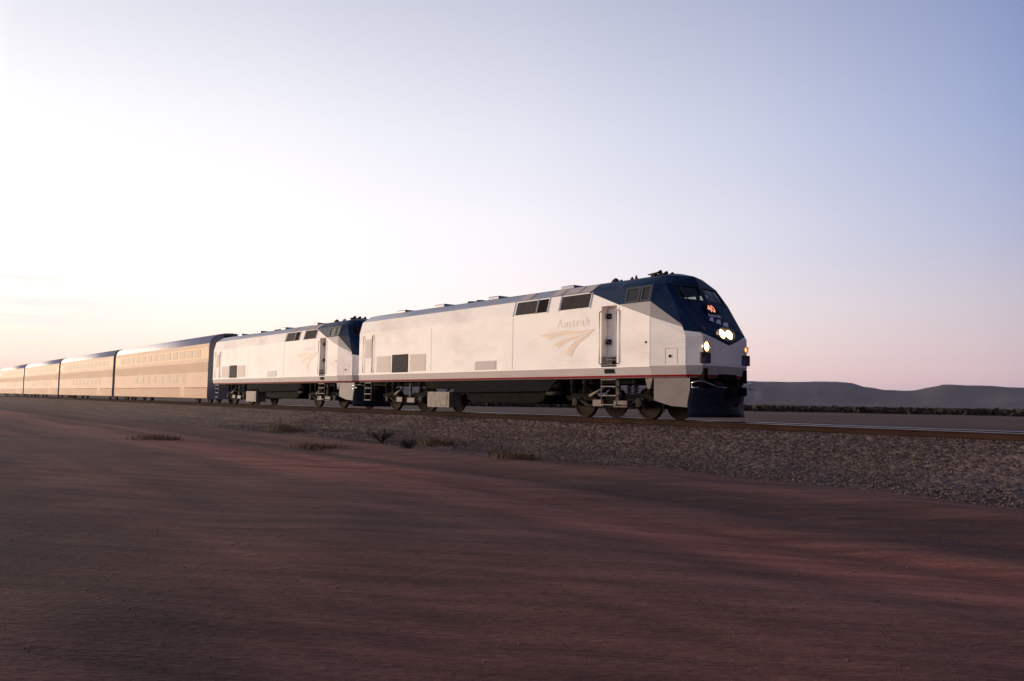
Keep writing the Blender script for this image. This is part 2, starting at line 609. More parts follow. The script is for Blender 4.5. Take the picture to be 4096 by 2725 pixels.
gb = MB()
NX, NY = 300, 300
ax = sinh_axis(NX, 3.0, 9000)
ay = sinh_axis(NY, 3.0, 9000)
for j in range(NY):
    for i in range(NX):
        x, y = CAM.x - 6 + ax[i], CAM.y + 8 + ay[j]
        gb.v.append((x, y, ground_z(x, y)))
for j in range(NY - 1):
    for i in range(NX - 1):
        a = j * NX + i
        gb.f.append((a, a + 1, a + NX + 1, a + NX))
        gb.mi.append(0)
        gb.sm.append(True)
ground = tag(gb.build("ground", ground_mat(), fix=False), "dark brown desert dirt beside the railway", "ground", kind="structure")


def ballast_mat():
    m = bpy.data.materials.new("ballast_stone")
    m.use_nodes = True
    nt = m.node_tree
    L = nt.links.new
    b = nt.nodes['Principled BSDF']
    b.inputs['Roughness'].default_value = 0.9
    b.inputs['Specular IOR Level'].default_value = 0.2
    geo = nt.nodes.new('ShaderNodeNewGeometry')
    vo = nt.nodes.new('ShaderNodeTexVoronoi')
    vo.inputs['Scale'].default_value = 15.0
    mp1 = nt.nodes.new('ShaderNodeMapping')
    mp1.inputs['Scale'].default_value = (0.55, 1, 1)
    L(geo.outputs['Position'], mp1.inputs[0])
    L(mp1.outputs[0], vo.inputs['Vector'])
    r = nt.nodes.new('ShaderNodeValToRGB')
    set_ramp(r.color_ramp, [(0.0, (0.062, 0.041, 0.037, 1)), (0.5, (0.118, 0.080, 0.068, 1)), (1.0, (0.18, 0.126, 0.104, 1))])
    sp = nt.nodes.new('ShaderNodeSeparateColor')
    L(vo.outputs['Color'], sp.inputs[0])
    L(sp.outputs[0], r.inputs[0])
    mp2 = nt.nodes.new('ShaderNodeMapping')
    mp2.inputs['Scale'].default_value = (0.12, 1.5, 1.5)
    L(geo.outputs['Position'], mp2.inputs[0])
    n = nt.nodes.new('ShaderNodeTexNoise')
    n.inputs['Scale'].default_value = 2.2
    n.inputs['Detail'].default_value = 6
    L(mp2.outputs[0], n.inputs['Vector'])
    r2 = nt.nodes.new('ShaderNodeValToRGB')
    set_ramp(r2.color_ramp, [(0.3, (0.62, 0.60, 0.64, 1)), (0.7, (1.25, 1.16, 1.08, 1))])
    L(n.outputs[0], r2.inputs[0])
    mx = nt.nodes.new('ShaderNodeMix')
    mx.data_type = 'RGBA'
    mx.blend_type = 'MULTIPLY'
    mx.inputs['Factor'].default_value = 1
    L(r.outputs[0], mx.inputs['A'])
    L(r2.outputs[0], mx.inputs['B'])
    L(mx.outputs['Result'], b.inputs['Base Color'])
    bp = nt.nodes.new('ShaderNodeBump')
    bp.inputs['Strength'].default_value = 0.9
    bp.inputs['Distance'].default_value = 0.04
    bp.invert = True
    L(vo.outputs['Distance'], bp.inputs['Height'])
    L(bp.outputs[0], b.inputs['Normal'])
    return m


def ballast_z(y):
    a = abs(y)
    if y < -4.2:          # low gravel apron towards the service road
        t = (-y - 4.2) / 4.5
        return -0.819 - 0.30 * t
    if a < 1.75:
        return -0.19
    if a < 5.6:
        t = (a - 1.75) / 3.85
        return -0.19 - 0.95 * (t ** 0.85)
    return -1.3


bb = MB()
bx = []
x = -420.0
while x < 60:
    bx.append(x)
    d = abs(x - 4)
    x += 0.07 if d < 16 else (0.16 if d < 40 else 1.6)
by = []
y = -8.9
while y <= 5.8:
    by.append(y)
    y += 0.085 if y < -0.6 else 0.25
rng = random.Random(4)
for xx in bx:
    for yy in by:
        zz = ballast_z(yy)
        amp = 0.035 if abs(yy) > 1.0 else 0.015
        zz += noise.noise(Vector((xx * 6.5, yy * 6.5, 0.3))) * amp + noise.noise(Vector((xx * 0.35, yy * 0.8, 5.0))) * 0.05 * min(1, abs(yy) / 3) + rng.uniform(-1, 1) * 0.010
        if abs(abs(yy) - 0.7525) < 0.16:
            zz = min(zz, -0.165)
        bb.v.append((xx, yy, zz))
nb = len(by)
for i in range(len(bx) - 1):
    for j in range(nb - 1):
        a = i * nb + j
        bb.f.append((a, a + nb, a + nb + 1, a + 1))
        bb.mi.append(0)
        bb.sm.append(True)
tag(bb.build("track_bed", ballast_mat(), fix=False), "grey stone ballast embankment under the rails", "ballast", kind="structure")

# hills on the horizon
hm = mat("mesa_rock", (0.075, 0.058, 0.055), 0.95, 0, 0.1, var=0.3, vscale=0.004, stretch=(1, 1, 4), bump=0.0)


def hills(name, dist, prof, depth, seed, label):
    mb = MB()
    n = 360
    y0, y1 = prof[0][0], prof[-1][0]
    rows = 14
    for i in range(n + 1):
        yaw = y0 + (y1 - y0) * i / n
        for k in range(len(prof) - 1):
            if prof[k][0] <= yaw <= prof[k + 1][0]:
                t = (yaw - prof[k][0]) / (prof[k + 1][0] - prof[k][0])
                t = t * t * (3 - 2 * t)
                h = prof[k][1] + (prof[k + 1][1] - prof[k][1]) * t
        h += noise.noise(Vector((yaw * 0.9, seed, 0))) * 2.0 + noise.noise(Vector((yaw * 4.0, seed, 4))) * 1.0
        for j in range(rows):
            s = j / (rows - 1)
            # talus slope, cliff band, then the flat top
            if s < 0.45:
                hz = h * 0.62 * (s / 0.45) ** 1.4
            elif s < 0.58:
                hz = h * (0.62 + 0.38 * (s - 0.45) / 0.13)
            else:
                hz = h * (1 - 0.02 * (s - 0.58))
            gully = noise.noise(Vector((yaw * 3.0, s * 2.0, seed + 9))) * 60 * (1 - abs(2 * s - 0.8))
            d = dist + depth * s + gully
            a = R(yaw)
            mb.v.append((CAM.x - math.sin(a) * d, CAM.y + math.cos(a) * d, GZ - 2 + hz + 2 * min(1, s * 4)))
    for i in range(n):
        for j in range(rows - 1):
            a = i * rows + j
            mb.f.append((a, a + rows, a + rows + 1, a + 1))
            mb.mi.append(0)
            mb.sm.append(True)
    return tag(mb.build(name, hm, fix=False), label, "hills", kind="structure")


K = 3000.0 + 520
hills("hills", 3000, [(-20, 45), (0, 62), (10, 76), (17.7, 0.0234 * K), (20.6, 0.0256 * K), (21.9, 0.0264 * K), (22.6, 0.0240 * K), (23.8, 0.0192 * K), (25.2, 0.0194 * K), (26.3, 0.0224 * K),
                     (27.6, 0.0282 * K), (29.0, 0.0291 * K), (31, 0.0284 * K), (33.5, 0.0288 * K), (40, 96), (52, 70), (66, 40), (80, 22), (100, 6)], 900, 2.0,
      "dark flat-topped desert hills along the horizon")

# far desert scrub: nobody could count it
sb = MB()
rng = random.Random(11)
for k in range(9000):
    yaw = R(rng.uniform(-8, 62))
    d = 190 * (1 / (1 - rng.random() * 0.82)) ** 0.9
    x, y = CAM.x - math.sin(yaw) * d, CAM.y + math.cos(yaw) * d
    if y < 25:
        continue
    z = ground_z(x, y) - 0.1
    w = rng.uniform(0.7, 2.3)
    h = rng.uniform(0.5, 1.5)
    for q in range(9):
        a = rng.uniform(0, 6.28)
        ce = Vector((x + math.cos(a) * w * rng.uniform(0, 0.7), y + math.sin(a) * w * rng.uniform(0, 0.7), z + h * rng.uniform(0.15, 0.8)))
        s = w * rng.uniform(0.25, 0.5)
        d1 = Vector((rng.uniform(-1, 1), rng.uniform(-1, 1), rng.uniform(-0.4, 0.4))).normalized() * s
        d2 = Vector((rng.uniform(-0.5, 0.5), rng.uniform(-0.5, 0.5), rng.uniform(0.5, 1))).normalized() * s * 0.8
        sb.face([ce - d1, ce - d2, ce + d1, ce + d2])
scrubm = mat("scrub_leaves", (0.040, 0.030, 0.022), 0.9, 0, 0.1, var=0.4, vscale=0.2)
tag(sb.build("desert_scrub", scrubm, fix=False), "dark band of desert scrub on the far plain", "scrub", kind="stuff")

# loose stones on the dirt
st = MB()
rng = random.Random(23)
for k in range(5200):
    t = rng.random()
    d = 4.5 + 15 * t ** 0.7
    yaw = R(rng.uniform(10, 92))
    x, y = CAM.x - math.sin(yaw) * d, CAM.y + math.cos(yaw) * d
    if y > -8.0:
        continue
    s = rng.uniform(0.004, 0.011) * (1.5 if rng.random() < 0.03 else 1)
    z = ground_z(x, y) + s * 0.15
    q = [Vector((rng.uniform(0.7, 1.4) * s * a, rng.uniform(0.7, 1.3) * s * b_, rng.uniform(0.5, 0.8) * s * c)) for a, b_, c in ((1, 0, 0), (-1, 0, 0), (0, 1, 0), (0, -1, 0), (0, 0, 1), (0, 0, -1))]
    ro = Matrix.Rotation(rng.uniform(0, 6.28), 3, 'Z')
    q = [ro @ v + Vector((x, y, z)) for v in q]
    for a, b_, c in ((0, 2, 4), (2, 1, 4), (1, 3, 4), (3, 0, 4), (2, 0, 5), (1, 2, 5), (3, 1, 5), (0, 3, 5)):
        st.face([q[a], q[b_], q[c]], 0, True)
tag(st.build("gravel", mat("loose_stone", (0.140, 0.080, 0.066), 0.9, 0, 0.2, var=0.4, vscale=3.0), fix=False), "small loose stones scattered over the brown dirt", "gravel", kind="stuff")

# broken stone lying on the embankment
bs = MB()
rng = random.Random(31)
OCT = ((0, 2, 4), (2, 1, 4), (1, 3, 4), (3, 0, 4), (2, 0, 5), (1, 2, 5), (3, 1, 5), (0, 3, 5))
for k in range(30000):
    x = 13.0 - 36.0 * rng.random() ** 1.5
    y = -0.98 - 7.4 * rng.random()
    s = rng.uniform(0.012, 0.030)
    z = ballast_z(y) + s * 0.25 + 0.01
    a = rng.uniform(0, 6.283)
    c_, s_ = math.cos(a) * s, math.sin(a) * s
    u1, u2, u3, u4, u5 = (rng.uniform(0.6, 1.4) for _ in range(5))
    tz = rng.uniform(-0.4, 0.4) * s
    i0 = len(bs.v)
    bs.v += [(x + c_ * u1, y + s_ * u1, z + tz), (x - c_ * u2, y - s_ * u2, z - tz), (x - s_ * u3, y + c_ * u3, z + tz * 0.5), (x + s_ * u4, y - c_ * u4, z - tz * 0.5),
             (x + c_ * 0.2, y + s_ * 0.2, z + s * u5 * 0.75), (x, y, z - s * 0.6)]
    for q in OCT:
        bs.f.append((i0 + q[0], i0 + q[1], i0 + q[2]))
        bs.mi.append(0)
        bs.sm.append(False)
bsm = mat("broken_stone", (0.09, 0.062, 0.056), 0.9, 0, 0.15)
_nt = bsm.node_tree
_g = _nt.nodes.new('ShaderNodeNewGeometry')
_rr = _nt.nodes.new('ShaderNodeValToRGB')
set_ramp(_rr.color_ramp, [(0.0, (0.072, 0.050, 0.046, 1)), (0.5, (0.118, 0.081, 0.070, 1)), (0.85, (0.155, 0.106, 0.088, 1)), (1.0, (0.20, 0.14, 0.112, 1))])
_nt.links.new(_g.outputs['Random Per Island'], _rr.inputs[0])
_nt.links.new(_rr.outputs[0], _nt.nodes['Principled BSDF'].inputs['Base Color'])
tag(bs.build("ballast_gravel", bsm, fix=False), "broken grey-brown stone covering the embankment beside the rails", "gravel", kind="stuff")

# ------------------------------------------------------------------ track
RAILP = [(-0.075, -0.18), (0.075, -0.18), (0.075, -0.168), (0.022, -0.150), (0.0095, -0.135), (0.0095, -0.052), (0.020, -0.042), (0.0375, -0.034), (0.0375, -0.017), (0.032, -0.009), (0.018, -0.0025),
         (0.0, 0.0), (-0.018, -0.0025), (-0.032, -0.009), (-0.0375, -0.017), (-0.0375, -0.034), (-0.020, -0.042), (-0.0095, -0.052), (-0.0095, -0.135), (-0.022, -0.150), (-0.075, -0.168)]


def rail(yc, label):
    mb = MB()
    xs = [-420, -200, -100, -60, -30, -15, -5, 0, 5, 10, 15, 20, 30, 60]
    n = len(RAILP)
    for x in xs:
        for (py, pz) in RAILP:
            mb.v.append((x, yc + py, pz))
    for i in range(len(xs) - 1):
        for k in range(n):
            a, b_ = i * n + k, i * n + (k + 1) % n
            mb.f.append((a, b_, b_ + n, a + n))
            mb.mi.append(1 if k in (9, 10, 11, 12) else 0)
            mb.sm.append(False)
    return tag(mb.build("rail", [M['rust'], M['tread']]), label, "rail", "steel rails of the track")


rail(-0.7525, "near steel rail with a shiny head and brown rusty side below the train's wheels")
rail(0.7525, "far steel rail of the track, mostly hidden behind the shiny near rail")

tb = MB()
tb.box(-0.115, 0.115, -1.30, 1.30, -0.36, -0.181)
tie0 = tb.build("railway_tie", M['wood'], bevel=0.012)
tag(tie0, "weathered wooden tie sunk in the grey ballast under the rails", "railway tie", "wooden ties sunk in the ballast")
tie0.location = (2.5, 0, 0)
for k in range(1, 24):
    t = tie0.copy()
    COL.objects.link(t)
    t.location = (2.5 + 0.55 * k, rng.uniform(-0.04, 0.04), rng.uniform(-0.004, 0.0))

# ------------------------------------------------------------------ locomotive
XR = -18.25
PROF = [(1.28, 1.40), (1.31, 1.46), (1.37, 1.475), (1.64, 1.52), (3.62, 1.52), (4.17, 1.37), (4.48, 0.92), (4.59, 0.46), (4.62, 0.0)]
# nose, by height: A cab corner, B seam, C face corner, D prow   (x, |y|, z)
NOSE = [
    ((0, 1.40, 1.28), (1.11, 1.21, 1.28), (1.50, 1.00, 1.28), (1.62, 0, 1.28)),
    ((0, 1.46, 1.31), (1.15, 1.27, 1.31), (1.55, 1.04, 1.31), (1.68, 0, 1.31)),
    ((0, 1.475, 1.37), (1.16, 1.285, 1.37), (1.57, 1.055, 1.37), (1.70, 0, 1.37)),
    ((0, 1.52, 1.64), (1.175, 1.33, 1.64), (1.62, 1.10, 1.64), (1.75, 0, 1.64)),
    ((0, 1.52, 2.50), (1.175, 1.325, 2.50), (1.62, 1.09, 2.50), (1.75, 0, 2.36)),
    ((0, 1.52, 3.62), (0.71, 1.31, 3.62), (0.86, 1.20, 3.62), (0.96, 0, 3.62)),
    ((0, 1.37, 4.17), (0.34, 1.22, 4.17), (0.47, 1.12, 4.17), (0.65, 0, 4.17)),
    ((0, 0.92, 4.48), (0.13, 0.86, 4.48), (0.26, 0.70, 4.48), (0.46, 0, 4.50)),
    ((0, 0.46, 4.59), (0.01, 0.36, 4.60), (0.02, 0.2, 4.612), (0.03, 0, 4.62)),
]
SI, SL, GR, SLT, BL, RD, DK = range(7)
MATS = None


def make_locomotive():
    root = empty("diesel_locomotive", (0, 0, 0))
    mb = MB()
    hole_door = (-2.07, -1.39)
    win_u = [(-1.05, -0.53), (-0.41, -0.07)]
    for s in (-1, 1):
        for k in range(len(PROF) - 1):
            (z0, y0), (z1, y1) = PROF[k], PROF[k + 1]

            def P(u, v, z0=z0, y0=y0, z1=z1, y1=y1, s=s):
                return (u, s * (y0 + (y1 - y0) * v), z0 + (z1 - z0) * v)
            m = [SL, RD, SL, SI, SI, SLT, BL, BL][k]
            us = [XR, -14.0, -10.0, -6.0, -2.07, -1.39, -1.32, 0.0]
            if k == 3 and s == -1:
                patch(mb, P, us, [0, 1], m, {(4, 0)})
            elif k == 4:
                us = [XR, -14.0, -10.0, -6.0, -2.07, -1.32, -1.05, -0.53, -0.41, -0.07, 0.0]
                patch(mb, P, us, [0, 0.10, 0.88, 1], m, {(6, 1), (8, 1)})
            else:
                patch(mb, P, us, [0, 1], m, (), k >= 5)
        # nose patches
        for k in range(len(NOSE) - 1):
            r0, r1 = NOSE[k], NOSE[k + 1]
            m = [SL, RD, SL, SI, SI, BL, BL, BL][k]
            for q in range(3):
                a0, b0, a1, b1 = [(p_[0], s * p_[1], p_[2]) for p_ in (r0[q], r0[q + 1], r1[q], r1[q + 1])]

                def P(u, v, a0=a0, b0=b0, a1=a1, b1=b1):
                    return lerp(lerp(a0, b0, u), lerp(a1, b1, u), v)
                if k == 5 and q == 2:
                    patch(mb, P, [0, 0.05, 0.90, 1], [0, 0.10, 0.93, 1], m, {(1, 1)})
                else:
                    patch(mb, P, [0, 1], [0, 1], m)
    # rear end and underside
    mb.face([(XR, y, z) for z, y in PROF] + [(XR, -y, z) for z, y in reversed(PROF[:-1])], SI)
    mb.face([(XR, -1.40, 1.28), (0, -1.40, 1.28), (0, 1.40, 1.28), (XR, 1.40, 1.28)], DK)
    un = [(p_[0], -p_[1], p_[2]) for p_ in NOSE[0]] + [(p_[0], p_[1], p_[2]) for p_ in reversed(NOSE[0][:-1])]
    mb.face(un, DK)
    # recess of the cab door on the near side
    x0, x1 = hole_door
    yb = -1.24
    z0, z1 = 1.64, 3.62
    mb.face([(x0, -1.52, z0), (x0, yb, z0), (x0, yb, z1), (x0, -1.52, z1)], SI)
    mb.face([(x1, -1.52, z0), (x1, yb, z0), (x1, yb, z1), (x1, -1.52, z1)], SI)
    mb.face([(x0, -1.52, z0), (x1, -1.52, z0), (x1, yb, z0), (x0, yb, z0)], SL)
    mb.face([(x0, -1.52, z1), (x1, -1.52, z1), (x1, yb, z1), (x0, yb, z1)], SI)
    mb.face([(x0, yb, z0), (x1, yb, z0), (x1, yb, z1), (x0, yb, z1)], SI)

    def livery(bm):
        def cut(sel, co, no, mpos, mneg=None, guard=None):
            fs = [f for f in bm.faces if sel(f)]
            ge = set(fs)
            for f in fs:
                ge.update(f.edges)
                ge.update(f.verts)
            r = bmesh.ops.bisect_plane(bm, geom=list(ge), dist=1e-5, plane_co=co, plane_no=no)
            no = Vector(no)
            for f in bm.faces:
                if sel(f):
                    side = (f.calc_center_median() - Vector(co)).dot(no)
                    if side > 0 and mpos is not None:
                        f.material_index = mpos
        C = lambda f: f.calc_center_median()
        # roof cheeks: blue ahead of the slanting line
        cut(lambda f: C(f).x < 0 and C(f).z > 3.62 and f.material_index in (SI, SLT), (-1.32, 0, 3.62), (0.49, 0, 1.31), BL)
        # grey wedge under the cab windows
        cut(lambda f: -1.35 < C(f).x < 0 and 1.7 < C(f).z < 3.62 and f.material_index == SI and abs(C(f).y) > 1.5, (-1.32, 0, 3.62), (0.48, 0, 1.32), GR)
        # tapered cab side: grey first, then blue
        tap = lambda f: C(f).x > 0 and abs(f.normal.y) > 0.85 and C(f).z > 1.7 and C(f).z < 3.7
        cut(lambda f: tap(f) and f.material_index == SI, (0, 0, 3.14), (0.42, 0, 1.22), GR)
        cut(lambda f: tap(f) and f.material_index == GR, (0, 0, 3.61), (0.90, 0, 1.22), BL)
        # face: shallow V
        for s in (-1, 1):
            cut(lambda f: C(f).x > 0.6 and not tap(f) and C(f).z > 1.7 and C(f).y * s > 0 and f.material_index == SI, (1.75, 0, 2.26), (0, -s * 0.31, 1), BL)

    body = mb.build("body", [M['silver'], M['sill'], M['grey'], M['slate'], M['blue'], M['red'], M['black']], root, post=livery)

    # raised seams and panel lips
    p = MB()
    p.box(XR, -0.004, -1.535, -1.521, 1.615, 1.645)
    p.build("sill_lip", M['silver'], root)
    p = MB()
    for k in range(11):
        z = 1.72 + k * 0.085
        p.lathe_y((1.165, -1.333, z), [(-0.008, 0.012), (0.0, 0.012)], 6)
    for k in range(14):
        y = -1.0 + k * 0.154
        p.lathe_y((1.62 + 0.13 * (1 - abs(y) / 1.1), y, 1.70), [(0.0, 0.012), (0.012, 0.012)], 6, axis='x')
    p.build("seam_bolts", M['sill'], root)
    for x in (-1.30, -0.02, -6.6, -12.0):
        p = MB()
        p.box(x - 0.012, x + 0.012, -1.5235, -1.5205, 1.66, 3.55)
        p.build("panel_seam", M['sill'], root)

    # cab glass
    for s in (-1, 1):
        a0, b0 = [(q[0], s * q[1], q[2]) for q in (NOSE[5][2], NOSE[5][3])]
        a1, b1 = [(q[0], s * q[1], q[2]) for q in (NOSE[6][2], NOSE[6][3])]

        def P(u, v, off=0.0):
            w = Vector(lerp(lerp(a0, b0, u), lerp(a1, b1, u), v))
            return tuple(w + Vector((off, 0, off * 0.5)))
        g_ = MB()
        g_.face([P(0.05, 0.10, -0.02), P(0.90, 0.10, -0.02), P(0.90, 0.93, -0.02), P(0.05, 0.93, -0.02)])
        wsh = g_.build("windshield", M['windglass'], root)
        gk = MB()
        for (u0, u1, w0, w1) in ((0.03, 0.07, 0.08, 0.95), (0.88, 0.92, 0.08, 0.95), (0.07, 0.88, 0.06, 0.115), (0.07, 0.88, 0.905, 0.95)):
            gk.face([P(u0, w0, 0.006), P(u1, w0, 0.006), P(u1, w1, 0.006), P(u0, w1, 0.006)])
        gk.build("gasket", M['rubber'], wsh, fix=False)
        wp = MB()
        q0 = P(0.30, -0.15, 0.03)
        q1 = P(0.24, 0.75, 0.03)
        wp.tube([q0, q1], 0.014, 6)
        wp.tube([P(0.24, 0.35, 0.035), P(0.25, 0.9, 0.035)], 0.012, 6)
        wp.build("wiper", M['rubber'], wsh)
        for (u0, u1) in win_u:
            wv = MB()
            pr0, pr1 = PROF[4], PROF[5]

            def W(u, v, off=-0.015):
                return (u, s * (pr0[1] + (pr1[1] - pr0[1]) * v + off), pr0[0] + (pr1[0] - pr0[0]) * v)
            wv.face([W(u0, 0.10), W(u1, 0.10), W(u1, 0.88), W(u0, 0.88)])
            wo_ = wv.build("cab_window", M['cabglass'], root)
            fr = MB()
            for (c0, c1, v0, v1_) in ((u0 - 0.03, u0 + 0.025, 0.04, 0.94), (u1 - 0.025, u1 + 0.03, 0.04, 0.94), (u0 + 0.025, u1 - 0.025, 0.04, 0.13), (u0 + 0.025, u1 - 0.025, 0.85, 0.94)):
                fr.face([W(c0, v0, 0.006), W(c1, v0, 0.006), W(c1, v1_, 0.006), W(c0, v1_, 0.006)])
            fr.build("window_gasket", M['rubber'], wo_, fix=False)
    # cab interior
    p = MB()
    p.box(-1.32, -1.28, -1.30, 1.30, 2.30, 4.25)
    p.box(-1.28, 0.55, -1.30, 1.30, 2.26, 2.30)
    p.box(0.35, 0.70, -1.20, 1.20, 2.30, 3.55)
    p.build("cab_interior", M['interior'], root)
    for s in (-1, 1):
        p = MB()
        p.box(-0.85, -0.35, s * 0.75 - 0.25, s * 0.75 + 0.25, 2.75, 2.88)
        p.box(-0.90, -0.80, s * 0.75 - 0.23, s * 0.75 + 0.23, 2.88, 3.45)
        p.box(-0.65, -0.55, s * 0.75 - 0.05, s * 0.75 + 0.05, 2.30, 2.75)
        p.build("cab_seat", M['seatm'], root, bevel=0.03)

    # cab door
    p = MB()
    p.box(-2.03, -1.43, -1.262, -1.242, 1.98, 3.56)
    dr = p.build("cab_door", M['silver'], root, bevel=0.008)
    for z in (3.30, 2.46):
        p = MB()
        p.box(-2.02, -1.86, -1.345, -1.263, z - 0.07, z + 0.09)
        p.tube([(-2.0, -1.37, z + 0.06), (-1.80, -1.37, z - 0.05)], 0.014, 6, 1)
        p.build("latch", [M['dark'], M['pale']], dr)
    p = MB()
    p.box(-1.83, -1.62, -1.262, -1.243, 1.66, 1.94)  # solid dark box standing in for the shade inside the step opening
    p.build("step_hole_shade", M['dark'], root)
    p = MB()
    for z in (1.70, 1.86, 1.96):
        p.box(-2.05, -1.41, -1.50, -1.30, z, z + 0.025)
    p.build("door_step", M['pale'], root)
    for x in (-2.10, -1.36):
        p = MB()
        p.tube([(x, -1.522, 1.74), (x, -1.585, 1.78), (x, -1.585, 3.42), (x, -1.522, 3.46)], 0.017, 8)
        p.build("grab_rail", M['pale'], root)
    # ladder under the door
    p = MB()
    p.box(-1.92, -1.52, -1.530, -1.48, 1.44, 1.58)  # solid dark box in place of a shaded opening in the sill
    p.build("toe_hole_shade", M['dark'], root)
    p = MB()
    for x in (-2.06, -1.40):
        p.tube([(x, -1.50, 1.30), (x, -1.50, 0.42)], 0.022, 8)
    for z in (1.24, 1.02, 0.73, 0.44):
        p.box(-2.06, -1.40, -1.54, -1.34, z - 0.015, z + 0.018, 1)
    p.build("ladder", [M['pale'], M['pale']], root)
    # rear ladder
    p = MB()
    for x in (-17.6, -17.0):
        p.tube([(x, -1.50, 1.30), (x, -1.50, 0.42)], 0.022, 8)
    for z in (1.24, 1.0, 0.72, 0.44):
        p.box(-17.6, -17.0, -1.54, -1.34, z - 0.015, z + 0.018, 1)
    p.build("ladder", [M['pale'], M['pale']], root)
    for x in (-17.75, -16.9):
        p = MB()
        p.tube([(x, -1.522, 1.74), (x, -1.585, 1.78), (x, -1.585, 3.42), (x, -1.522, 3.46)], 0.017, 8)
        p.build("grab_rail", M['pale'], root)
    p = MB()
    p.box(-17.7, -16.95, -1.535, -1.522, 1.72, 3.5)
    p.build("rear_door", M['silver'], root, bevel=0.006)

    # roof cheek grilles
    def cheek(u, v, off):
        (z0_, y0_), (z1_, y1_) = PROF[4], PROF[5]
        return (u, -(y0_ + (y1_ - y0_) * v) - off, z0_ + (z1_ - z0_) * v)
    for (u0, u1, mm, nl) in ((-6.48, -5.37, 'screen', 5), (-5.28, -4.77, 'dark', 7), (-4.06, -2.68, 'screen', 9)):
        p = MB()
        p.face([cheek(u0, 0.05, 0.004), cheek(u1, 0.05, 0.004), cheek(u1, 0.93, 0.004), cheek(u0, 0.93, 0.004)])
        for k in range(nl):
            v = 0.08 + 0.84 * k / nl
            p.face([cheek(u0, v, 0.010), cheek(u1, v, 0.010), cheek(u1, v + 0.45 / nl, 0.028), cheek(u0, v + 0.45 / nl, 0.028)])
            p.face([cheek(u0, v + 0.45 / nl, 0.028), cheek(u1, v + 0.45 / nl, 0.028), cheek(u1, v + 0.5 / nl, 0.006), cheek(u0, v + 0.5 / nl, 0.006)])
        p.build("air_grille", M[mm], root, fix=False)
    for x in (-6.6, -5.33, -4.70, -4.12, -2.6):
        p = MB()
        p.face([cheek(x - 0.025, 0.0, 0.012), cheek(x + 0.025, 0.0, 0.012), cheek(x + 0.025, 1.0, 0.012), cheek(x - 0.025, 1.0, 0.012)])
        p.build("grille_post", M['slate'], root, fix=False)
    # lighter hatches on the upper cheek
    for (u0, u1) in ((-6.5, -5.9), (-4.75, -4.2), (-4.12, -3.35), (-3.28, -2.7)):
        p = MB()

        def up(u, v):
            (z0_, y0_), (z1_, y1_) = PROF[5], PROF[6]
            return (u, -(y0_ + (y1_ - y0_) * v) - 0.010, z0_ + (z1_ - z0_) * v + 0.012)
        p.face([up(u0, 0.06), up(u1, 0.06), up(u1, 0.94), up(u0, 0.94)])
        p.build("roof_hatch", M['sill'], root, fix=False)
    # rear radiator screens low on the side
    p = MB()
    p.box(-15.17, -13.80, -1.528, -1.521, 1.69, 2.49)
    for k in range(16):
        z = 1.72 + k * 0.047
        p.box(-15.12, -13.85, -1.545, -1.528, z, z + 0.02)
    p.build("intake_screen", M['screen'], root)
    for (a, b_) in ((-16.55, -15.30), (-13.65, -12.4)):
        p = MB()
        p.box(a, b_, -1.526, -1.521, 1.72, 2.46)
        for k in range(12):
            z = 1.75 + k * 0.058
            p.box(a + 0.03, b_ - 0.03, -1.536, -1.526, z, z + 0.02)
        p.build("side_louver", M['louver'], root)
    p = MB()
    p.box(-17.6, -17.05, -1.542, -1.536, 2.40, 3.30)
    for k in range(9):
        p.box(-17.56, -17.09, -1.552, -1.542, 2.45 + k * 0.09, 2.49 + k * 0.09)
    p.build("door_louver", M['louver'], root)
    p = MB()
    p.box(-8.9, -7.56, -1.529, -1.521, 1.68, 2.02)
    p.box(-8.84, -7.62, -1.533, -1.529, 1.73, 1.97)
    p.build("access_panel", M['sill'], root)
    for (x, z, r_) in ((-0.18, 2.37, 0.035),):
        p = MB()
        p.lathe_y((x, -1.522, z), [(-0.012, r_), (0.0, r_)], 12)
        p.build("lock_plate", M['dark'], root)
    # hatch on the tapered cab side
    def tside(x, z, off=0.0):
        return (x, -(1.52 - 0.19 * x / 1.175) - off, z)
    p = MB()
    for (a, b_, c, d) in ((0.50, 0.512, 1.68, 2.16), (0.90, 0.912, 1.68, 2.16), (0.50, 0.912, 2.15, 2.162)):
        p.face([tside(a, c, 0.003), tside(b_, c, 0.003), tside(b_, d, 0.003), tside(a, d, 0.003)])
    p.build("hatch", M['grey'], root, fix=False)
    p = MB()
    p.lathe_y(tside(0.66, 1.92), [(-0.015, 0.045), (0.0, 0.045)], 12)
    p.build("filler_cap", M['dark'], root)

    # emblem and lettering on the side
    blades = [
        [(-5.09, 2.84), (-4.32, 2.90), (-3.68, 2.94), (-3.16, 2.885), (-2.70, 2.90), (-2.36, 2.925), (-2.75, 2.852), (-3.16, 2.77), (-3.67, 2.81), (-4.20, 2.75), (-4.53, 2.66)],
        [(-2.36, 2.905), (-3.05, 2.74), (-3.67, 2.67), (-4.09, 2.57), (-4.42, 2.47), (-4.09, 2.38), (-3.77, 2.51), (-3.26, 2.655), (-2.70, 2.775)],
        [(-2.38, 2.885), (-2.85, 2.71), (-3.26, 2.58), (-3.50, 2.42), (-3.77, 2.16), (-3.49, 2.02), (-3.29, 2.31), (-3.05, 2.51), (-2.69, 2.69)]]
    p = MB()
    for q, bl in enumerate(blades):
        p.prism(bl, -1.5240 - 0.0015 * q, -1.5215 - 0.0003 * q)
    p.build("emblem", M['tan'], root)

    def put_text(s, size, mw, m, name, parent=root, **kw):
        me = text_mesh(s, size, **kw)
        me.materials.clear()
        me.materials.append(m)
        o = bpy.data.objects.new(name, me)
        COL.objects.link(o)
        o.parent = parent
        o.matrix_local = mw
        return o
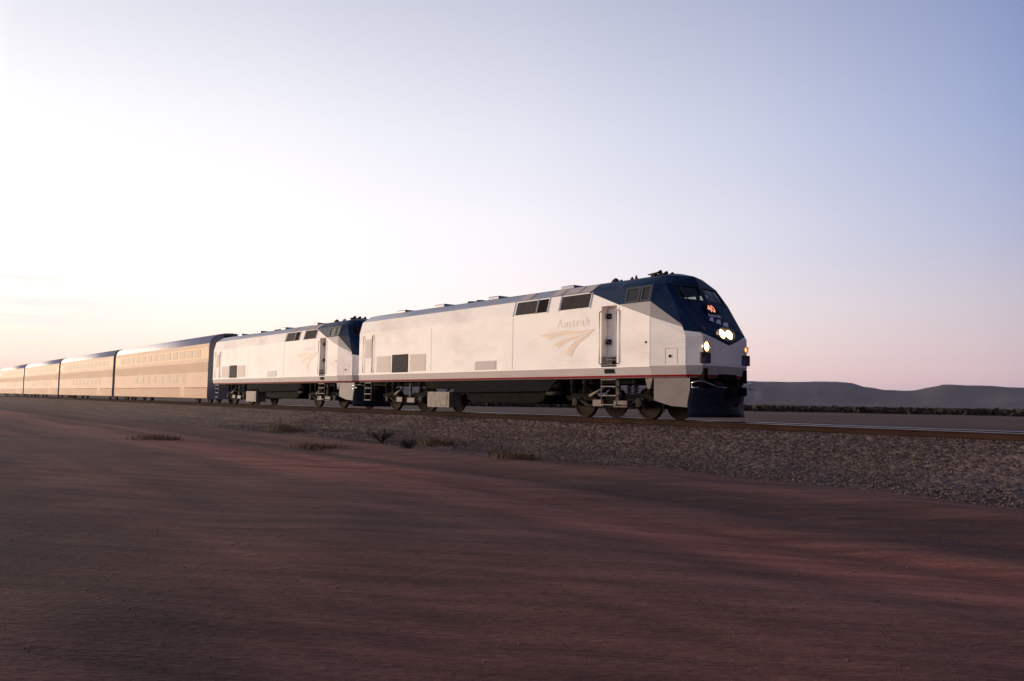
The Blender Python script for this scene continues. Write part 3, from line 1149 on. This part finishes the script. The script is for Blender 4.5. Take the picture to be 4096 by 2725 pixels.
    mt = Matrix.Translation((-3.4, -1.525, 3.17)) @ Matrix.Rotation(R(90), 4, 'X')
    put_text("Amtrak", 0.40, mt, M['letter'], "lettering", depth=0.002, extra=1.35)

    # face: number, emblem, lamps
    def face_pt(y, z, off=0.0):
        # point on the sloping or upright face
        k = 3
        for i in range(3, 7):
            if z >= (NOSE[i][2][2] + NOSE[i][3][2]) / 2 - 0.001:
                k = i
        r0, r1 = NOSE[k], NOSE[k + 1]
        t = abs(y) / 1.10
        c0 = Vector(r0[3]).lerp(Vector(r0[2]), t)
        c1 = Vector(r1[3]).lerp(Vector(r1[2]), t)
        v = (z - c0.z) / (c1.z - c0.z)
        pnt = c0.lerp(c1, v)
        pnt.y = y
        if k >= 4:
            n_ = Vector((0.86, 0, 0.51)).normalized()
        else:
            n_ = Vector((1, 0, 0))
        return pnt + n_ * off, n_
    P0, N0 = face_pt(0, 3.41, 0.012)
    slope = math.atan2(1.75 - 0.96, 3.62 - 2.36)
    basis = Matrix(((0, -math.sin(slope), math.cos(slope), 0), (1, 0, 0, 0), (0, math.cos(slope), math.sin(slope), 0), (0, 0, 0, 1)))
    p = MB()
    p.box(-0.34, 0.34, -0.17, 0.17, -0.004, 0.004)
    nbd = p.build("number_board", M['dark'], root, bevel=0.01)
    nbd.matrix_local = Matrix.Translation(P0) @ basis
    put_text("40", 0.36, Matrix.Translation((0, 0, 0.006)), M['numlit'], "number", nbd, depth=0.003)
    P1, _ = face_pt(0, 3.05, 0.006)
    p = MB()
    for k, (u0, u1, lo) in enumerate(((-0.42, -0.22, -0.05), (-0.14, 0.08, -0.12), (0.15, 0.40, -0.20))):
        # three slanting blades, broad at the foot
        p.face([(u0, lo + 0.02, 0), (u1, lo - 0.03, 0), (u1 + 0.10, lo + 0.16, 0), (u0 + 0.16, lo + 0.15, 0)])
    em = p.build("front_emblem", M['white'], root, fix=False)
    em.matrix_local = Matrix.Translation(P1 + Vector((0.004, 0, 0.0))) @ basis
    P2, _ = face_pt(0, 3.20, 0.006)
    put_text("Amtrak", 0.17, Matrix.Translation(P2) @ basis, M['white'], "lettering", root, depth=0.002, extra=1.2)

    def lamp(y, z, r_, m_lit, rim, name, upright=True):
        P_, n_ = face_pt(y, z, 0.0)
        bs = Matrix(((0, 0, 1, 0), (1, 0, 0, 0), (0, 1, 0, 0), (0, 0, 0, 1))) if upright else basis
        if not upright:
            P_ = P_ + Vector((0.02, 0, 0))
        h = MB()
        h.lathe_y((0, 0, 0), [(-0.03, r_ + rim), (0.06, r_ + rim), (0.06, r_ + 0.008), (0.01, r_ * 0.82), (0.0, 0.0)], 28, 0, 'z')
        ho = h.build(name, M['reflector'], root)
        ho.matrix_local = Matrix.Translation(P_) @ bs
        l_ = MB()
        l_.lathe_y((0, 0, 0.02), [(0.0, r_ * 0.78), (0.018, r_ * 0.6), (0.026, 0.0)], 24, 0, 'z')
        l_.build("lamp_lens", m_lit, ho)
        return ho
    # twin headlight in one housing
    P_, n_ = face_pt(0, 2.60, 0.0)
    h = MB()
    N = 40
    ring = lambda sx, sy, z: [(math.copysign(abs(math.cos(2 * math.pi * k / N)) ** 0.8, math.cos(2 * math.pi * k / N)) * sx, math.sin(2 * math.pi * k / N) * sy, z) for k in range(N)]
    rr = [ring(0.40, 0.205, -0.06), ring(0.40, 0.205, 0.06), ring(0.385, 0.19, 0.06), ring(0.37, 0.18, 0.0)]
    for a, b_ in zip(rr, rr[1:]):
        for k in range(N):
            h.face([a[k], a[(k + 1) % N], b_[(k + 1) % N], b_[k]], 0, True)
    h.face(rr[-1], 0)
    hh = h.build("headlight", M['reflector'], root)
    hh.matrix_local = Matrix.Translation(P_ + Vector((0.02, 0, 0))) @ Matrix(((0, -0.25, 0.97, 0), (1, 0, 0, 0), (0, 0.97, 0.25, 0), (0, 0, 0, 1)))
    for s in (-1, 1):
        l_ = MB()
        l_.lathe_y((s * 0.185, 0, 0.004), [(0.0, 0.155), (0.03, 0.125), (0.05, 0.0)], 24, 0, 'z')
        l_.build("headlight_lamp", M['lamp'], hh)
    lamp(-0.97, 2.19, 0.150, M['lamp'], 0.022, "ditch_light")  # lit lamp drawn oversized to include its glare
    lamp(0.97, 2.19, 0.085, M['lampdim'], 0.022, "ditch_light")
    for s in (-1, 1):
        P_, n_ = face_pt(s * 0.90, 2.74, 0.0)
        l_ = MB()
        l_.lathe_y((0, 0, 0), [(-0.02, 0.075), (0.02, 0.075), (0.035, 0.05), (0.04, 0.0)], 18, 0, 'z')
        o = l_.build("marker_light", M['marker'], root)
        o.matrix_local = Matrix.Translation(P_) @ basis
        # step pockets with cable receptacles
        yc = s * 0.98
        xf = face_pt(yc, 1.85)[0].x
        p = MB()
        p.box(xf - 0.04, xf + 0.025, yc - 0.23, yc + 0.23, 1.70, 2.02)
        po = p.build("step_pocket", M['pocket'], root, bevel=0.01)
        p = MB()
        p.box(xf + 0.025, xf + 0.07, yc - 0.20, yc - 0.08, 1.72, 1.88)
        p.build("cable_receptacle", M['bluehose'], po, bevel=0.01)
        # hose stand
        p = MB()
        p.box(1.40, 1.66, yc - 0.09, yc + 0.07, 1.16, 1.56)
        p.box(1.46, 1.62, yc - 0.05, yc + 0.04, 1.56, 1.61, 1)
        p.build("hose_box", [M['black'], M['red']], root, bevel=0.015)
        # uncoupling lever
        p = MB()
        p.tube([(1.46, s * 1.42, 1.12), (1.62, s * 1.34, 1.17), (1.68, s * 1.10, 1.16), (1.72, s * 0.55, 1.02), (1.80, s * 0.2, 1.0)], 0.018, 8)
        p.tube([(1.46, s * 1.42, 1.12), (1.50, s * 1.44, 0.98), (1.70, s * 1.40, 0.98)], 0.018, 8)
        p.build("uncoupling_lever", M['steel'], root)
    # coupler pocket, coupler
    p = MB()
    p.box(1.35, 1.74, -0.40, 0.40, 1.24, 1.40)
    p.box(1.1, 1.55, -1.02, 1.02, 0.85, 1.275)
    p.build("coupler_pocket", M['black'], root, bevel=0.02)
    p = MB()
    p.box(1.3, 1.98, -0.12, 0.12, 0.78, 1.0)
    p.box(1.95, 2.16, -0.20, 0.06, 0.74, 1.04)
    p.box(2.10, 2.26, 0.06, 0.16, 0.76, 1.02)
    p.box(1.95, 2.14, 0.06, 0.20, 0.76, 1.02)
    p.build("coupler", M['black'], root, bevel=0.03)
    for y in (-0.55, -0.42, 0.42, 0.55):
        p = MB()
        p.tube([(1.62, y, 1.2), (1.78, y, 1.1), (1.82, y * 0.97, 0.8), (1.78, y * 0.85, 0.55), (1.72, y * 0.7, 0.45)], 0.022, 8)
        p.build("air_hose", M['rubber'], root)
    # pilot: side plates and the plough
    for s in (-1, 1):
        p = MB()
        pts = [(0.04, 0.60), (0.62, 0.44), (1.24, 0.40), (1.24, 1.272), (0.04, 1.272)]
        y_ = lambda x, z: s * ((1.43 - 0.19 * x / 1.175) - 0.02)
        outer = [(x, y_(x, z), z) for x, z in pts]
        inner = [(x, y_(x, z) - s * 0.03, z) for x, z in pts]
        p.face(outer)
        p.face(list(reversed(inner)))
        for k in range(5):
            j = (k + 1) % 5
            p.face([outer[k], inner[k], inner[j], outer[j]])
        p.build("pilot_side", M['pilot'], root)
    p = MB()
    prow = [(1.22, -1.25), (1.45, -1.16), (1.66, -0.6), (1.78, 0.0), (1.66, 0.6), (1.45, 1.16), (1.22, 1.25)]
    for k in range(6):
        (xa, ya), (xb, yb_) = prow[k], prow[k + 1]
        top = 0.98
        # scooped blade: leans back at mid height, runs forward at its foot
        secs = [(top, 0.10), (0.78, 0.04), (0.50, -0.02), (0.28, 0.0), (0.12, 0.04)]
        for (z0_, o0), (z1_, o1) in zip(secs, secs[1:]):
            p.face([(xa + o0, ya, z0_), (xb + o0, yb_, z0_), (xb + o1, yb_, z1_), (xa + o1, ya, z1_)], 0, True)
            p.face([(xa + o0 - 0.03, ya, z0_), (xa + o1 - 0.03, ya, z1_), (xb + o1 - 0.03, yb_, z1_), (xb + o0 - 0.03, yb_, z0_)], 0, True)
        p.face([(xa + 0.04, ya, 0.12), (xb + 0.04, yb_, 0.12), (xb + 0.01, yb_, 0.12), (xa + 0.01, ya, 0.12)])
        p.face([(xa + 0.10, ya, top), (xb + 0.10, yb_, top), (xb + 0.07, yb_, top), (xa + 0.07, ya, top)])
    p.build("plough", M['plow'], root)

    # roof gear
    def roofz(y):
        y = abs(y)
        for (z0_, y0_), (z1_, y1_) in zip(PROF[4:], PROF[5:]):
            if y1_ <= y <= y0_:
                return z0_ + (z1_ - z0_) * (y0_ - y) / (y0_ - y1_)
        return 4.62
    p = MB()
    for y in (-0.30, 0.0, 0.30):
        p.tube([(-1.15, y, 4.70), (-0.75, y, 4.72), (-0.62, y, 4.73)], 0.03, 10, 0, True, [0.022, 0.035, 0.075])
    p.box(-1.0, -0.85, -0.36, 0.36, 4.61, 4.70)
    p.build("horn", M['frame'], root)
    for x, y, w, h in ((-1.62, -0.35, 0.05, 0.13), (-1.85, -0.30, 0.07, 0.10), (-2.55, -0.35, 0.14, 0.13), (-2.80, 0.2, 0.10, 0.16)):
        p = MB()
        p.lathe_y((x, y, roofz(y) - 0.02), [(0, w * 1.2), (h * 0.4, w), (h, w * 0.55), (h + 0.04, 0.0)], 14, 0, 'z')
        p.build("antenna", M['screen'], root)
    for x0_, x1_, h in ((-5.0, -4.3, 0.05), (-9.3, -8.6, 0.06), (-13.2, -12.4, 0.06), (-16.4, -15.6, 0.05)):
        p = MB()
        p.box(x0_, x1_, -0.62, 0.62, 4.50, 4.62 + h)
        p.build("roof_box", M['slate'], root, bevel=0.04)
    for x in (-11.2, -10.6):
        p = MB()
        p.lathe_y((x, 0, 4.58), [(0, 0.22), (0.13, 0.20), (0.13, 0.16), (0.02, 0.15)], 18, 0, 'z')
        p.build("exhaust_stack", M['dark'], root)

    # underframe, tank, equipment
    p = MB()
    p.box(-12.6, -4.2, -1.28, 1.28, 0.98, 1.275)
    p.box(-17.9, -12.6, -0.9, 0.9, 1.12, 1.275)
    p.box(-4.2, 1.1, -0.9, 0.9, 1.12, 1.275)
    p.build("underframe", M['black'], root)
    p = MB()
    p.prism([(-10.6, 1.27), (-4.25, 1.27), (-4.7, 0.86), (-10.3, 0.80)], -1.44, 1.44)
    p.build("tank_fairing", M['tank'], root, bevel=0.03)
    p = MB()
    p.prism([(-9.9, 0.86), (-5.0, 0.86), (-5.2, 0.52), (-5.6, 0.42), (-9.4, 0.42), (-9.8, 0.52)], -1.20, 1.20)
    p.build("fuel_tank", M['black'], root, bevel=0.05)
    p = MB()
    p.box(-12.35, -10.75, -1.42, -0.8, 0.20, 0.84)
    p.box(-12.2, -10.9, -1.435, -1.42, 0.28, 0.76)
    p.build("equipment_box", M['pale'], root, bevel=0.02)
    p = MB()
    p.tube([(-4.9, -1.30, 1.06), (-4.2, -1.30, 1.06)], 0.11, 14)
    p.build("air_reservoir", M['frame'], root)
    p = MB()
    p.tube([(-4.9, -1.30, 0.80), (-4.2, -1.30, 0.80)], 0.08, 14)
    p.build("air_reservoir", M['frame'], root)

    # bogies
    def wheel_mb(x, s):
        w = MB()
        w.lathe_y((x, s * 0.7525, 0.508), [(-s * 0.07, 0.53), (-s * 0.045, 0.53), (-s * 0.03, 0.512), (s * 0.065, 0.505), (s * 0.065, 0.44), (s * 0.035, 0.42), (s * 0.02, 0.17), (s * 0.07, 0.15), (s * 0.07, 0.0)], 40)
        return w

    def bogie(xc):
        fr = MB()
        wb = 1.42
        for s in (-1, 1):
            fr.prism([(xc - wb - 0.55, 0.66), (xc - wb - 0.3, 0.80), (xc - 0.7, 0.80), (xc - 0.45, 0.62), (xc + 0.45, 0.62), (xc + 0.7, 0.80), (xc + wb + 0.3, 0.80), (xc + wb + 0.55, 0.66),
                      (xc + wb + 0.45, 0.56), (xc + 0.75, 0.56), (xc + 0.5, 0.34), (xc - 0.5, 0.34), (xc - 0.75, 0.56), (xc - wb - 0.45, 0.56)], s * 1.0, s * 1.18)
        fr.box(xc - 0.35, xc + 0.35, -1.0, 1.0, 0.45, 0.72)
        for q in (-1, 1):
            fr.box(xc + q * (wb + 0.5) - 0.06, xc + q * (wb + 0.5) + 0.06, -1.0, 1.0, 0.58, 0.72)
            fr.tube([(xc + q * wb, -0.8, 0.508), (xc + q * wb, 0.8, 0.508)], 0.09, 12)
        bo = fr.build("bogie", M['black'], root, bevel=0.02)
        for q in (-1, 1):
            for s in (-1, 1):
                x = xc + q * wb
                wheel_mb(x, s).build("wheel", M['wheel'], bo)
                a = MB()
                a.box(x - 0.17, x + 0.17, s * 1.0, s * 1.26, 0.38, 0.66)
                a.lathe_y((x, s * 1.26, 0.508), [(0, 0.14), (s * 0.05, 0.13), (s * 0.06, 0.0)], 16)
                a.tube([(x - q * 0.12, s * 1.20, 0.60), (x - q * 0.55, s * 1.20, 0.40), (x - q * 0.95, s * 1.20, 0.42)], 0.05, 8)
                a.build("axle_box", M['frame'], bo, bevel=0.015)
                for cx in (x - 0.30, x + 0.30):
                    c = MB()
                    pts = []
                    for k in range(60):
                        an = k / 60 * 2 * math.pi * 5
                        pts.append((cx + math.cos(an) * 0.085, s * 1.09 + math.sin(an) * 0.085, 0.80 + 0.36 * k / 59))
                    c.tube(pts, 0.020, 6)
                    c.lathe_y((cx, s * 1.09, 1.16), [(0, 0.12), (0.10, 0.09)], 12, 0, 'z')
                    c.build("coil_spring", M['frame'], bo, fix=False)
                b_ = MB()
                b_.tube([(x + q * 0.58, s * 1.12, 0.72), (x + q * 0.62, s * 0.98, 0.62), (x + q * 0.60, s * 0.80, 0.40)], 0.035, 8)
                b_.box(x + q * 0.545 - 0.04, x + q * 0.545 + 0.04, s * 0.70 - 0.06, s * 0.70 + 0.09, 0.40, 0.70)
                b_.build("brake_shoe", M['frame'], bo)
        for s in (-1, 1):
            d = MB()
            d.tube([(xc + 0.55, s * 1.24, 0.55), (xc + 0.55, s * 1.24, 0.85)], 0.07, 12)
            d.tube([(xc + 0.55, s * 1.24, 0.85), (xc + 0.55, s * 1.24, 1.22)], 0.055, 12)
            d.build("damper", M['pale'], bo)
            d = MB()
            d.tube([(xc - 0.75, s * 1.26, 0.72), (xc - 0.1, s * 1.26, 0.98)], 0.05, 10)
            d.build("damper", M['pale'], bo)
            d = MB()
            d.box(xc + 0.35, xc + 0.95, s * 1.19, s * 1.31, 0.36, 0.58)
            d.build("bogie_plate", M['pale'], bo, bevel=0.015)
            d = MB()
            d.box(xc - 0.62, xc - 0.15, s * 1.19, s * 1.27, 0.38, 0.60)
            d.build("bogie_plate", M['pale'], bo, bevel=0.015)
        return bo
    bogie(-2.08)
    bogie(-14.50)
    p = MB()
    p.tube([(0.05, -1.05, 1.27), (-0.02, -1.05, 0.9), (-0.06, -0.80, 0.25)], 0.03, 8)
    p.build("sand_pipe", M['pale'], root)
    p = MB()
    p.prism([(-0.35, 1.27), (-0.05, 1.27), (-0.15, 0.95), (-0.25, 0.95)], -1.36, -1.16)
    p.build("sand_hopper", M['pale'], root)
    return root


loco = make_locomotive()
tag(loco, "leading diesel locomotive with blue cab, lit headlights and number 40 on its nose", "locomotive", "diesel locomotives at the head of the train")
loco2 = copy_tree(loco)
PITCH = 20.45
loco2.location = (-PITCH, 0, 0)
loco2['label'] = "second diesel locomotive coupled between the leading engine and the double-deck coaches"
# the trailing engine runs dark: its lamps are off

_off = mat("unlit_lamp", (0.30, 0.28, 0.24), 0.2, 0.6)
_offn = mat("unlit_number", (0.35, 0.33, 0.30), 0.5)


def dark_lamps(o):
    for c in o.children:
        n = c.name.split('.')[0]
        if n in ("lamp_lens", "headlight_lamp", "number"):
            c.data = c.data.copy()
            c.data.materials.clear()
            c.data.materials.append(_offn if n == "number" else _off)
        dark_lamps(c)


dark_lamps(loco2)

# ------------------------------------------------------------------ double-deck coaches
CL = 25.9


def make_coach():
    root = empty("double_deck_coach", (0, 0, 0))
    prof = [(0.28, 1.36), (0.32, 1.50)]
    z = 0.34
    flutes = []
    while z < 0.98:
        flutes.append((z, 1.545)); flutes.append((z + 0.035, 1.56)); flutes.append((z + 0.05, 1.56))
        z += 0.085
    prof += flutes
    prof += [(1.02, 1.55), (1.09, 1.55), (1.10, 1.55), (1.42, 1.55)]
    z = 2.18
    prof += [(2.14, 1.55)]
    while z < 2.78:
        prof.append((z, 1.552)); prof.append((z + 0.03, 1.567)); prof.append((z + 0.045, 1.567))
        z += 0.085
    prof += [(2.86, 1.55), (3.12, 1.55), (3.86, 1.55), (4.15, 1.52), (4.45, 1.42), (4.66, 1.22), (4.82, 0.85), (4.90, 0.45), (4.93, 0.0)]
    mb = MB()
    for s in (-1, 1):
        for k in range(len(prof) - 1):
            (z0, y0), (z1, y1) = prof[k], prof[k + 1]
            m = 0
            if 1.015 < z0 < 1.05:
                m = 2
            if z0 >= 4.1:
                m = 1
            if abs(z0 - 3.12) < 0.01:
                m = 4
            mb.face([(0, s * y0, z0), (-CL, s * y0, z0), (-CL, s * y1, z1), (0, s * y1, z1)], m, z0 > 4.0)
    for x in (0, -CL):
        mb.face([(x, y, z) for z, y in prof] + [(x, -y, z) for z, y in reversed(prof[:-1])], 5)
    mb.face([(0, -1.36, 0.28), (-CL, -1.36, 0.28), (-CL, 1.36, 0.28), (0, 1.36, 0.28)], 3)
    mb.build("body", [M['coach'], M['coachroof'], M['red'], M['dark'], M['coachband_glow'], M['slate']], root)
    n = 13
    for k in range(n):
        x = -1.6 - k * (CL - 3.2) / n
        p = MB()
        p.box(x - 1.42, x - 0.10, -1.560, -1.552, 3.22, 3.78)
        p.build("upper_window", M['coachglass_glow'], root)
    for k in range(7):
        x = -6.6 - k * 1.85
        p = MB()
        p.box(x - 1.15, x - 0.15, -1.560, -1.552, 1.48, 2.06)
        p.build("lower_window", M['coachglass_glow'], root)
    p = MB()
    p.box(-5.9, -4.9, -1.556, -1.5515, 0.42, 2.12)
    d = p.build("side_door", M['coach'], root)
    p = MB()
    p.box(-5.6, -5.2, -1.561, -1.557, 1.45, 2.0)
    p.build("door_window", M['coachglass_glow'], d)
    for x0, x1 in ((0, 0.42), (-CL - 0.42, -CL)):
        p = MB()
        p.box(x0, x1, -0.55, 0.55, 2.75, 4.75)
        p.build("gangway_bellows", M['rubber'], root)
    for xc in (-2.9, -CL + 2.9):
        fr = MB()
        for s in (-1, 1):
            fr.prism([(xc - 1.7, 0.50), (xc - 1.5, 0.66), (xc + 1.5, 0.66), (xc + 1.7, 0.50), (xc + 0.5, 0.30), (xc - 0.5, 0.30)], s * 1.0, s * 1.2)
        for q in (-1, 1):
            fr.tube([(xc + q * 1.3, -0.8, 0.46), (xc + q * 1.3, 0.8, 0.46)], 0.09, 10)
        bo = fr.build("bogie", M['black'], root)
        for q in (-1, 1):
            for s in (-1, 1):
                w = MB()
                w.lathe_y((xc + q * 1.3, s * 0.7525, 0.457), [(-s * 0.07, 0.48), (-s * 0.04, 0.48), (-s * 0.03, 0.46), (s * 0.065, 0.455), (s * 0.03, 0.38), (s * 0.03, 0.0)], 24)
                w.build("wheel", M['wheel'], bo)
    return root


coach = make_coach()
X0 = -PITCH + XR - 0.95
tag(coach, "silver double-deck coach coupled directly behind the second locomotive", "coach", "silver double-deck coaches behind the locomotives")
coach.location = (X0, 0, 0)
c2 = copy_tree(coach)
c2.location = (X0 - CL - 0.9, 0, 0)
c2['label'] = "second silver double-deck coach, between the first coach and the tail of the train"
c3 = copy_tree(coach)
c3.location = (X0 - 2 * (CL + 0.9), 0, 0)
c3['label'] = "third silver double-deck coach, with only one more coach behind it"
c4 = copy_tree(coach)
c4.location = (X0 - 3 * (CL + 0.9), 0, 0)
c4['label'] = "last visible silver double-deck coach, farthest from the locomotives and smallest in view"

# ------------------------------------------------------------------ dry plants beside the track
rng = random.Random(77)
strawm = mat("dry_straw", (0.16, 0.098, 0.055), 0.9, 0, 0.2, var=0.4, vscale=6.0)
tanm = mat("pale_straw", (0.20, 0.135, 0.085), 0.9, 0, 0.2, var=0.35, vscale=6.0)
darkm = mat("dark_twigs", (0.030, 0.022, 0.020), 0.9, 0, 0.2, var=0.5, vscale=6.0)


def tuft(x, y, w, h, m, label, n=260):
    mb = MB()
    for k in range(n):
        a = rng.uniform(0, 6.283)
        r0 = w * 0.45 * math.sqrt(rng.random())
        b0 = Vector((math.cos(a) * r0, math.sin(a) * r0, -0.03))
        hh = h * rng.uniform(0.45, 1.0)
        ln = rng.uniform(0.1, 0.5) * hh
        a2 = a + rng.uniform(-0.8, 0.8)
        mid = b0 + Vector((math.cos(a2) * ln * 0.35, math.sin(a2) * ln * 0.35, hh * 0.6))
        tip = b0 + Vector((math.cos(a2) * ln * 1.2, math.sin(a2) * ln * 1.2, hh))
        sd_ = Vector((-math.sin(a2 + rng.uniform(-1, 1)), math.cos(a2), 0)) * rng.uniform(0.006, 0.012)
        mb.face([b0 - sd_, b0 + sd_, mid + sd_ * 0.8, mid - sd_ * 0.8])
        mb.face([mid - sd_ * 0.8, mid + sd_ * 0.8, tip])
    o = mb.build("dry_grass_tuft", m, fix=False)
    o.location = (x, y, max(ground_z(x, y), ballast_z(y) if -8.6 < y < 5.6 else -9))
    return tag(o, label, "grass tuft", "dry grass tufts beside the ballast")


def shrub(x, y, w, h, label):
    root = empty("desert_shrub", (x, y, max(ground_z(x, y), ballast_z(y) if -8.6 < y < 5.6 else -9) - 0.02))
    tag(root, label, "shrub", "dark desert shrubs beside the ballast")
    t = MB()
    lv = MB()
    for k in range(22):
        a = rng.uniform(0, 6.283)
        rr = w * 0.5 * rng.uniform(0.3, 1.0)
        top = Vector((math.cos(a) * rr, math.sin(a) * rr, h * rng.uniform(0.45, 1.0)))
        mid = Vector((top.x * 0.4, top.y * 0.4, top.z * 0.55))
        t.tube([(0, 0, 0), mid, top], 0.01, 5, 0, True, [0.013, 0.008, 0.003])
        for q in range(40):
            f = rng.uniform(0.35, 1.08)
            c = (mid.lerp(top, (f - 0.4) / 0.6)) + Vector((rng.gauss(0, 0.06), rng.gauss(0, 0.06), rng.gauss(0, 0.05)))
            s_ = rng.uniform(0.012, 0.03)
            d1 = Vector((rng.uniform(-1, 1), rng.uniform(-1, 1), rng.uniform(-1, 1))).normalized() * s_
            d2 = Vector((rng.uniform(-1, 1), rng.uniform(-1, 1), rng.uniform(-1, 1))).normalized() * s_ * 0.6
            lv.face([c - d1, c - d2, c + d1, c + d2])
    t.build("stem", darkm, root)
    lv.build("foliage", darkm, root, fix=False)
    return root


tuft(-16.4, -5.9, 1.6, 0.40, tanm, "wide low tan grass tuft at the foot of the ballast below the second locomotive", 420)
tuft(-12.5, -12.2, 2.0, 0.22, tanm, "flat pale tuft alone on the bare dirt well away from the track", 420)
shrub(-7.7, -6.3, 1.3, 0.40, "larger dark shrub on the dirt below the leading locomotive's rear bogie")
tuft(-5.1, -5.8, 1.5, 0.32, strawm, "brown grass tuft growing between the two dark shrubs", 420)
shrub(-4.2, -7.4, 1.0, 0.30, "smaller dark shrub lower on the dirt, in front of the brown tuft")
tuft(-7.0, -8.9, 2.0, 0.20, strawm, "broad low brown tuft in front of the larger dark shrub", 420)
tuft(0.4, -7.2, 1.5, 0.26, strawm, "orange-brown tuft by itself below the leading locomotive's fuel tank", 420)

# ------------------------------------------------------------------ dusk air
hz = MB()
hz.box(-6500, 6500, -6500, 6500, -8, 140)
hv = bpy.data.materials.new("dusk_haze")
hv.use_nodes = True
ht = hv.node_tree
ht.nodes.clear()
ho_ = ht.nodes.new('ShaderNodeOutputMaterial')
pv = ht.nodes.new('ShaderNodeVolumePrincipled')
pv.inputs['Color'].default_value = (0.66, 0.72, 0.98, 1)
pv.inputs['Density'].default_value = 0.00004
pv.inputs['Anisotropy'].default_value = 0.0
ht.links.new(pv.outputs[0], ho_.inputs['Volume'])
haze = hz.build("haze", hv)
tag(haze, "thin dusk haze over the desert plain", "haze", kind="stuff")
